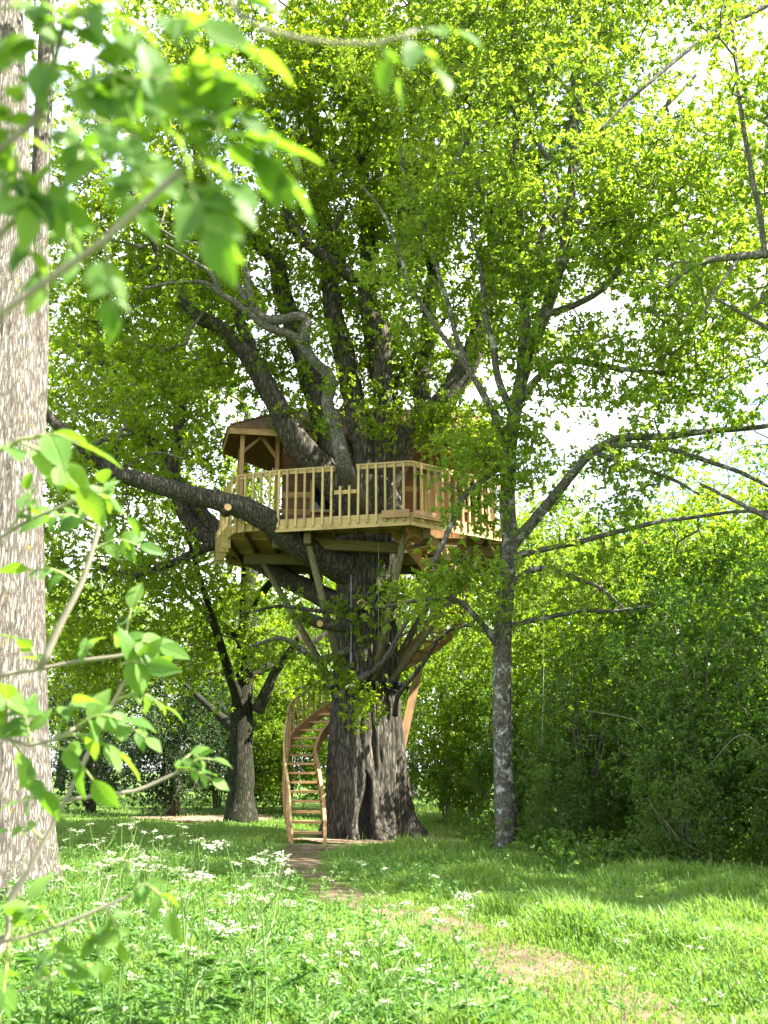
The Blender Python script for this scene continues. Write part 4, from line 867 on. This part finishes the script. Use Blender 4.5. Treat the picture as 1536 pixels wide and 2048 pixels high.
# ------------------------------------------------------------------ grass
def path_d(x, y):
    d = np.hypot(PS[:, 0] - x, PS[:, 1] - y); i = int(np.argmin(d)); return d[i] / PS[i, 2]
def grass(name, n, y0, y1, label, hs):
    B = []; 
    while len(B) < n:
        y = y0 + (y1 - y0) * rng.random() ** 1.35; hw = y * .41 + .6; x = rng.uniform(-hw, hw)
        pd = path_d(x, y) if y < 23 else 9
        if pd < 1.0 and rng.random() > (.30 if pn(x * 1.1, y * .9, 6.6) > -.06 else .97) + .25 * pd ** 3: continue
        if any(((x - a) / c) ** 2 + ((y - b) / d) ** 2 < 1 for a, b, c, d in PATCH) and rng.random() > .06: continue
        if math.hypot(x - TX, y - TY) < 1.15: continue
        cl = pn(x * .9, y * .9, 4.4)
        if pn(x * 2.3, y * 2.3, 1.4) + .45 * cl < -.42: continue
        tall = hs * (.5 + 1.05 * max(0, cl + .25)) * (1.0 if x > .2 else .68)
        if pd < 1.8: tall *= .28 + .4 * max(0, pd - .8)
        B.append((x, y, tall))
    B = np.array(B); k = len(B); Z = np.array([gz(a, b) for a, b, c in B]); base = np.stack([B[:, 0], B[:, 1], Z], -1)
    h = B[:, 2] * (.5 + .7 * rng.random(k)); a = rng.random(k) * 2 * math.pi; ld = np.stack([np.cos(a), np.sin(a), np.zeros(k)], -1); sd_ = np.stack([-np.sin(a), np.cos(a), np.zeros(k)], -1)
    lean = h * (.15 + .6 * rng.random(k)); wd = (.0035 + .004 * rng.random(k)) * (1 + base[:, 1] * .035)
    up = np.array((0, 0, 1.)); m = base + ld * (lean * .3)[:, None] + up * (h * .6)[:, None]; tip = base + ld * lean[:, None] + up * (h * .97)[:, None] - up * (lean * .35)[:, None]
    V = np.stack([base - sd_ * wd[:, None], base + sd_ * wd[:, None], m - sd_ * (wd * .8)[:, None], m + sd_ * (wd * .8)[:, None], tip], 1).reshape(-1, 3)
    b = np.arange(k) * 5; mb = MB(); mb.add(V, [np.stack([b, b + 1, b + 3, b + 2], -1), np.stack([b + 2, b + 3, b + 4], -1)])
    o = link(name, mb.mesh(name, M['grass'])); tag(o, label, 'grass', None, 'stuff')
grass('meadow_grass', 135000, 5.6, 15, 'long fresh green meadow grass either side of the trodden path', .30)
grass('woodland_grass', 75000, 14.5, 30, 'shaded green grass round the foot of the oak', .24)
grass('lawn_grass', 26000, 29, 62, 'short green grass of the lawn stretching into the distance', .22)
# low leafy weeds in the meadow
C = []
while len(C) < 5200:
    y = 5.8 + 12 * rng.random() ** 1.4; hw = y * .41 + .4; x = rng.uniform(-hw, hw)
    if path_d(x, y) < 1.15: continue
    if x > .8 and rng.random() > .25: continue
    C.append((x, y, gz(x, y) + rng.uniform(.06, .30)))
mb = MB(); foliage(mb, np.array(C), 1, .05, 5, .05, .9); tag(link('meadow_weeds', mb.mesh('meadow_weeds', M['herb'])), 'small leafy weeds mixed into the sunlit meadow grass', 'weeds', None, 'stuff')
C = []
while len(C) < 2600:
    y = rng.uniform(15.5, 27); x = rng.uniform(1.5, y * .42)
    if path_d(x, y) < 1.5 or (y > 17 and x < 1.7 and y < 25): continue
    if x < (y - 14) * -.2 + 3.2 and y < 20 and rng.random() > .2: continue
    C.append((x, y, gz(x, y) + rng.uniform(.1, .5)))
mb = MB(); foliage(mb, np.array(C), 2, .12, 6, .075, .9); tag(link('undergrowth', mb.mesh('undergrowth', M['bush_leaf'])), 'dark leafy undergrowth under the thicket shrubs', 'undergrowth', None, 'stuff')

# ------------------------------------------------------------------ cow parsley
def umbel(r):
    mb = MB(); st = MB(); k = random.randint(6, 10); 
    for q in range(k):
        a = q * 2.4; rr_ = r * math.sqrt((q + .3) / k); c = np.array((rr_ * math.cos(a), rr_ * math.sin(a), .5 * r - .35 * rr_ + random.uniform(-.004, .004)))
        tube(st, [(0, 0, 0), c * (.6, .6, .75), c], [.0016, .0013, .0010], 3, cap=False)
        for j in range(4):
            d = rng.normal(0, .0065, 3); d[2] *= .35; p = c + d; s2 = random.uniform(.0030, .0046); t = random.random() * 6
            u = np.array((math.cos(t), math.sin(t), rng.normal(0, .25))); v = np.array((-math.sin(t), math.cos(t), rng.normal(0, .25)))
            mb.add([p + u * s2, p + v * s2, p - u * s2, p - v * s2], [np.array([(0, 1, 2, 3)])])
    return st, mb
UM = []
for r in (.024, .028, .033, .021):
    a, b = umbel(r); UM.append((a.mesh('rays', M['stem']), b.mesh('florets', M['petal'])))
def parsley(H, nb, seed):
    random.seed(seed); o = thing('cow_parsley', None, 'flower', (0, 0, 0)); st = MB(); heads = []
    main = spline([(0, 0, -.03), (random.uniform(-.03, .03), random.uniform(-.03, .03), H * .45), (random.uniform(-.06, .06), random.uniform(-.06, .06), H)], .06)
    tube(st, main, np.linspace(.0050, .0022, len(main)), 5, cap=False); heads.append(main[-1])
    for k in range(nb):
        i = int(len(main) * random.uniform(.35, .85)); a = k * 2.2 + random.random(); ln = H * random.uniform(.22, .42)
        e = main[i] + np.array((math.cos(a) * ln * .55, math.sin(a) * ln * .55, ln * .85)); P = spline([main[i], (main[i] + e) / 2 + (math.cos(a) * .03, math.sin(a) * .03, -.01), e], .05)
        tube(st, P, np.linspace(.0032, .0016, len(P)), 4, cap=False); heads.append(e)
        if random.random() < .35:
            j = len(P) // 2; e2 = P[j] + np.array((math.cos(a + 1.2) * ln * .25, math.sin(a + 1.2) * ln * .25, ln * .4)); tube(st, [P[j], (P[j] + e2) / 2 + (.01, 0, 0), e2], [.002, .0018, .0014], 4, cap=False); heads.append(e2)
    part('stem', st, M['stem'], o)
    fe = MB()
    for k in range(5):
        a = random.random() * 6.28; i = int(len(main) * random.uniform(.08, .6)); d = np.array((math.cos(a), math.sin(a), .45)); ln = random.uniform(.12, .22)
        tube(fe, [main[i], main[i] + d * ln * .6, main[i] + d * ln - (0, 0, .03)], [.0018, .0015, .001], 3, cap=False)
        n_ = 26; t = rng.random(n_); C = main[i] + d * (ln * (.3 + .7 * t))[:, None]; sdv = np.array((-math.sin(a), math.cos(a), 0)); D = nrm(sdv * np.where(rng.random(n_) < .5, 1, -1)[:, None] + d * .7 + rng.normal(0, .2, (n_, 3)))
        leaves(fe, C, D, nrm(np.array((0, 0, 1)) + rng.normal(0, .25, (n_, 3))), .055 * (1.2 - .6 * t), .2, .08)
    part('leaf', fe, M['herb'], o)['kind'] = 'stuff'
    for h in heads:
        r_, f_ = random.choice(UM); u = link('umbel', r_, o, h, random.random() * 6); u.rotation_euler = (random.uniform(-.3, .3), random.uniform(-.3, .3), random.random() * 6); u.scale = (random.uniform(.8, 1.3),) * 3; link('florets', f_, u)['kind'] = 'stuff'
    return o
protos = [parsley(h, nb, 40 + i) for i, (h, nb) in enumerate([(.95, 4), (.8, 3), (.7, 3), (.85, 4), (.6, 2)])]
SPOT = []
random.seed(5)
for px, py in [(130, 1660), (165, 1690), (200, 1650), (225, 1680), (250, 1650), (275, 1690), (300, 1660), (330, 1675), (345, 1700), (365, 1690), (395, 1720), (150, 1740), (210, 1735), (270, 1740), (320, 1745), (420, 1740), (460, 1735), (500, 1720), (545, 1725), (440, 1760), (180, 1780), (240, 1790), (300, 1800), (370, 1790), (410, 1810), (480, 1790), (530, 1800), (350, 1850), (430, 1870), (260, 1860), (560, 1850), (610, 1880), (500, 1880)]:
    H = random.uniform(.8, 1.1)                                          # py is where the head shows; the foot follows from the height
    lo, hi = 5.5, 24
    for _ in range(40):
        mid = (lo + hi) / 2
        if at(px, py, mid)[2] > H: lo, hi = (mid, hi) if py > 1539 else (lo, mid)
        else: hi = mid
    SPOT.append((at(px, py, lo)[0], min(lo, 13.2) + random.uniform(-.4, .4), H))
for px, py, H in [(760, 1745, .75), (790, 1800, .7), (850, 1830, .8), (950, 1805, .95), (920, 1850, .8), (880, 1880, .75), (740, 1880, .7), (820, 1900, .65), (780, 1850, .7), (960, 1890, .5), (1235, 1890, .55), (1265, 1875, .62), (1390, 1895, .6), (1360, 1950, .42), (700, 1900, .6), (660, 1870, .7)]:
    lo, hi = 4.5, 20
    for _ in range(40):
        mid = (lo + hi) / 2
        if at(px, py, mid)[2] > H: lo = mid
        else: hi = mid
    SPOT.append((at(px, py, lo)[0], lo, H))
for k in range(14):
    y = random.uniform(5.9, 11.5); x = random.uniform(-y * .39, -.1 + .02 * y)
    if path_d(x, y) > 1.2: SPOT.append((x, y, random.uniform(.45, .75)))
PH = [.95, .8, .7, .85, .6]; used = set()
for k, (x, y, H) in enumerate(SPOT):
    i = random.randrange(5); o = protos[i] if i not in used else copy_tree(protos[i]); used.add(i)
    s_ = H / PH[i]; o.location = (x, y, gz(x, y)); o.rotation_euler = (random.uniform(-.12, .12), random.uniform(-.12, .12), random.random() * 6.28); o.scale = (s_, s_, s_)
    if y > 10.6 and x < -1.2: tag(o, 'cow parsley with lacy white heads growing beside the pale furrowed trunk', 'flower', 'cow parsley beside the pale trunk')
    elif x > 1.2: tag(o, 'lone cow parsley in the long grass beyond the trodden path', 'flower', 'cow parsley beyond the path')
    elif path_d(x, y) < 3.2: tag(o, 'cow parsley with lacy white heads at the edge of the trodden path', 'flower', 'cow parsley along the path')
    else: tag(o, 'cow parsley with white heads in sunlit grass between ash sapling and path', 'flower', 'cow parsley in the open meadow')

# ------------------------------------------------------------------ young ash reaching in from the left, close to the lens
ash0 = np.array((-1.35, 1.55, 0.)); random.seed(11); rng = np.random.default_rng(11)
ash = thing('ash_sapling', 'young ash with large soft leaflets reaching in close to the viewer', 'tree', ash0)
mb = MB(); S = spline([(-1.35, 1.55, -.1), (-1.33, 1.6, 1.0), (-1.36, 1.55, 2.2), (-1.3, 1.5, 3.4)], .1); tube(mb, S, np.linspace(.045, .015, len(S)), 12); part('trunk', mb, M['ash_twig'], ash, True)
def leaflet_mesh(curl, wv):
    mb = MB(); n = 7; V = []
    for i in range(n):
        t = i / (n - 1); wd = .30 * math.sin(math.pi * min(1, t * .97 + .02) ** .85) ** .9 * (1 - .25 * t)
        zc = -curl * t * t; V += [(t, -wd, zc + wd * .28 + wv * math.sin(t * 9)), (t, 0, zc), (t, wd, zc + wd * .28 - wv * math.sin(t * 8))]
    F = []
    for i in range(n - 1): F += [(3 * i, 3 * i + 3, 3 * i + 4, 3 * i + 1), (3 * i + 1, 3 * i + 4, 3 * i + 5, 3 * i + 2)]
    mb.add(V, [np.array(F)]); return mb.mesh('leaflet', M['ash_leaf'], True)
LM = [leaflet_mesh(c, w_) for c, w_ in ((.12, .01), (.3, .015), (.45, .0), (.2, .03))]
from mathutils import Matrix
def leaflet(parent, p, d, nn, ln):
    x = Vector(d).normalized(); y = Vector(nn).cross(x).normalized(); z = x.cross(y)
    o = link('leaflet', random.choice(LM), parent, Vector(p) - ash.location); o.rotation_euler = Matrix((x, y, z)).transposed().to_euler(); o.scale = (ln, ln * random.uniform(.85, 1.2), ln)
def branch(pts, r0, r1, cl, mat='ash_twig', lead=True):
    """pts (px,py,Y); cl: compound leaves (px,py,Y, angle, length px, pairs, leaflet length px)"""
    q = .72 if np.mean([p[1] for p in pts]) < 720 else 1.3             # upper sprays hang nearer, lower ones stand farther off
    pts = [(a, b, c * q) for a, b, c in pts]; cl = [(c[0], c[1], c[2] * q, *c[3:]) for c in cl]
    ls = 1.0 if q < 1 else .82
    W = [at(*p) for p in pts]
    if lead: k = int(np.argmin(np.abs(S[:, 2] - W[0][2] + .25))); W = [S[k]] + W
    P = spline(W, .03); mb = MB(); k0 = mpp(*pts[0]); tube(mb, P, np.linspace(r0 * k0, r1 * k0, len(P)), 8); b = part('branch', mb, M[mat], ash, True)
    rc = MB()
    for px, py, Y, an, lnp, pairs, ll in cl:
        k = mpp(px, py, Y); a = R(an); c = at(px, py, Y); right = np.array((1, 0, 0)); up = np.array((0, -SP, CP)); away = np.array((0, CP, SP))
        d = nrm(right * math.cos(a) + up * math.sin(a) + away * random.uniform(-.5, .5)); L_ = lnp * k; sag = random.uniform(.1, .35)
        Q = spline([c, c + d * L_ * .5 + (0, 0, .03 * L_), c + d * L_ - (0, 0, sag * L_)], .012); tube(rc, Q, np.linspace(3.2 * k, 1.4 * k, len(Q)), 6)
        T = nrm(np.gradient(Q, axis=0)); nn = nrm(np.array((0, -.55, .8)) + rng.normal(0, .45, 3)); 
        for j in range(pairs):
            i = int(len(Q) * (.35 + .6 * j / max(1, pairs))); sd2 = nrm(np.cross(T[i], nn))
            for sg in (-1, 1):
                if random.random() < .06: continue
                dd = nrm(sd2 * sg * .9 + T[i] * .6 + rng.normal(0, .22, 3) - (0, 0, .18)); leaflet(b, Q[i], dd, nrm(nn + rng.normal(0, .35, 3)), ll * ls * k * random.uniform(.7, 1.15))
        leaflet(b, Q[-1], nrm(T[-1] + rng.normal(0, .15, 3)), nrm(nn + rng.normal(0, .3, 3)), ll * ls * k * 1.1)
    if rc.n: part('leaf_stalks', rc, M['ash_shoot'], b, True, True)
branch([(-60, 660, 1.35), (0, 628, 1.32), (100, 558, 1.3), (210, 480, 1.28), (290, 405, 1.26), (362, 342, 1.25)], 11, 7,
       [(365, 342, 1.25, 25, 200, 4, 95), (420, 230, 1.2, 10, 120, 3, 95), (440, 330, 1.2, -80, 90, 2, 100), (380, 380, 1.2, -60, 90, 2, 105), (362, 340, 1.25, 75, 180, 3, 90), (350, 350, 1.25, -35, 120, 3, 100), (400, 320, 1.22, -60, 110, 3, 100), (210, 480, 1.3, -80, 120, 3, 65), (500, 285, 1.22, -40, 110, 3, 90), (290, 400, 1.28, 110, 120, 2, 80), (430, 300, 1.2, 80, 100, 2, 90)])
branch([(-50, 520, 1.5), (0, 468, 1.48), (80, 402, 1.46), (160, 350, 1.44), (280, 270, 1.42)], 9, 6,
       [(280, 270, 1.4, 40, 150, 3, 85), (160, 350, 1.44, 100, 150, 3, 80), (80, 402, 1.46, 120, 120, 3, 80), (10, 460, 1.46, 80, 110, 3, 70), (30, 440, 1.46, -60, 120, 3, 70), (220, 310, 1.4, -50, 120, 3, 70), (120, 375, 1.5, -70, 130, 3, 70)])
branch([(-40, 330, 1.4), (60, 250, 1.38), (90, 190, 1.36), (120, 80, 1.34), (150, -20, 1.32)], 9, 6,
       [(90, 190, 1.36, 10, 180, 3, 100), (120, 90, 1.34, -20, 190, 3, 100), (120, 100, 1.34, 160, 120, 3, 100), (150, -10, 1.3, -30, 160, 3, 100), (60, 250, 1.4, -20, 170, 3, 95), (10, 290, 1.4, 70, 120, 3, 85), (20, 300, 1.4, -60, 130, 3, 85), (0, 200, 1.4, 30, 110, 3, 85), (10, 400, 1.4, 20, 110, 3, 80), (60, 250, 1.4, 200, 110, 2, 90), (135, 40, 1.3, 45, 140, 2, 95), (200, 130, 1.3, -30, 170, 3, 90), (300, 40, 1.2, -15, 150, 3, 90), (40, 60, 1.3, 20, 150, 3, 95), (20, 120, 1.3, -10, 160, 3, 95), (200, 20, 1.3, -60, 150, 3, 90), (250, 160, 1.25, -10, 170, 3, 90), (330, 180, 1.2, 10, 150, 3, 90), (0, 20, 1.3, 10, 120, 3, 90), (170, 230, 1.3, -25, 150, 3, 90), (400, 130, 1.2, 30, 130, 2, 85)])
branch([(-60, 880, 1.5), (-10, 905, 1.48), (40, 880, 1.46), (90, 870, 1.45)], 6, 4,
       [(70, 872, 1.45, 0, 90, 1, 110), (30, 880, 1.46, -30, 140, 2, 110), (0, 900, 1.46, 20, 60, 1, 90)], 'ash_shoot')
branch([(-60, 1110, 1.9), (0, 1075, 1.88), (60, 1040, 1.86), (130, 1010, 1.85), (180, 990, 1.84)], 5, 3, [(130, 1010, 1.85, 30, 90, 3, 60), (60, 1040, 1.86, 90, 90, 3, 60), (20, 1060, 1.86, 60, 90, 3, 60), (180, 990, 1.84, -20, 80, 2, 55)])
branch([(-60, 1385, 2.0), (0, 1352, 2.0), (80, 1338, 2.0), (160, 1322, 2.0), (240, 1312, 2.0), (262, 1305, 2.0)], 7, 4,
       [(245, 1310, 2.0, 85, 110, 2, 75), (250, 1308, 2.0, 30, 90, 3, 75), (240, 1330, 1.98, 15, 70, 2, 90), (80, 1338, 2.0, 120, 90, 2, 60), (160, 1322, 2.0, 60, 60, 2, 45)])
branch([(82, 1336, 2.0), (120, 1250, 2.0), (160, 1172, 2.0), (185, 1100, 2.0), (202, 1035, 2.0)], 8, 5, [(202, 1035, 2, 80, 90, 3, 65), (185, 1100, 2, 20, 100, 3, 60), (160, 1170, 2, 150, 110, 3, 65), (195, 1060, 2, 150, 110, 3, 60)], lead=False)
branch([(-60, 1460, 1.8), (0, 1474, 1.8), (60, 1490, 1.8), (110, 1480, 1.8), (160, 1450, 1.8)], 6, 4,
       [(110, 1480, 1.8, 70, 110, 3, 80), (150, 1455, 1.8, 25, 110, 3, 85), (60, 1490, 1.8, 100, 100, 3, 75), (90, 1490, 1.8, -30, 110, 2, 95), (20, 1478, 1.8, -60, 110, 3, 80), (10, 1475, 1.8, 80, 110, 3, 85), (130, 1470, 1.78, -10, 100, 3, 85)])
branch([(-60, 1960, 1.95), (20, 1800, 2.0), (55, 1745, 2.0), (90, 1680, 2.0), (130, 1602, 2.0), (180, 1500, 2.0), (230, 1400, 2.0), (268, 1330, 2.0)], 9, 4,
       [(230, 1400, 2.0, 10, 100, 3, 55), (200, 1460, 2.0, 10, 100, 3, 50), (250, 1370, 2, 40, 80, 2, 60), (130, 1600, 2, 170, 90, 3, 45), (90, 1680, 2, 150, 90, 2, 40)])
branch([(130, 1602, 2.0), (200, 1590, 2.0), (270, 1582, 2.0), (340, 1552, 2.0), (372, 1535, 2.0)], 4, 3, [(372, 1535, 2.0, 30, 60, 2, 48), (350, 1548, 2.0, 60, 60, 2, 45), (365, 1540, 2, -10, 60, 2, 45)], lead=False)
branch([(-60, 1900, 1.7), (0, 1885, 1.7), (80, 1865, 1.7), (170, 1830, 1.7), (240, 1800, 1.7), (300, 1774, 1.7)], 6, 3,
       [(300, 1774, 1.7, -30, 50, 1, 65), (260, 1790, 1.7, 40, 60, 2, 50), (90, 1860, 1.7, -60, 100, 3, 60), (170, 1830, 1.7, -70, 90, 3, 60), (30, 1880, 1.7, 80, 110, 3, 75), (20, 1880, 1.7, -90, 120, 3, 80), (110, 1855, 1.7, 120, 90, 2, 60), (210, 1815, 1.7, -60, 60, 2, 55)])
branch([(-60, 2060, 1.8), (0, 2000, 1.8), (60, 1975, 1.8), (120, 1940, 1.8)], 4, 2.5, [(60, 1975, 1.8, 60, 80, 3, 50), (120, 1940, 1.8, 20, 70, 2, 50), (10, 1995, 1.8, 90, 90, 3, 55)])
branch([(420, -60, 1.25), (470, 20, 1.25), (525, 58, 1.25), (590, 75, 1.25), (660, 86, 1.25), (750, 88, 1.25), (800, 74, 1.25), (832, 62, 1.25)], 5, 4,
       [(832, 62, 1.25, 10, 70, 1, 70), (800, 74, 1.25, -40, 90, 1, 80), (760, 88, 1.25, -60, 60, 1, 70), (470, 20, 1.25, 60, 100, 2, 80)], 'ash_twig', False)
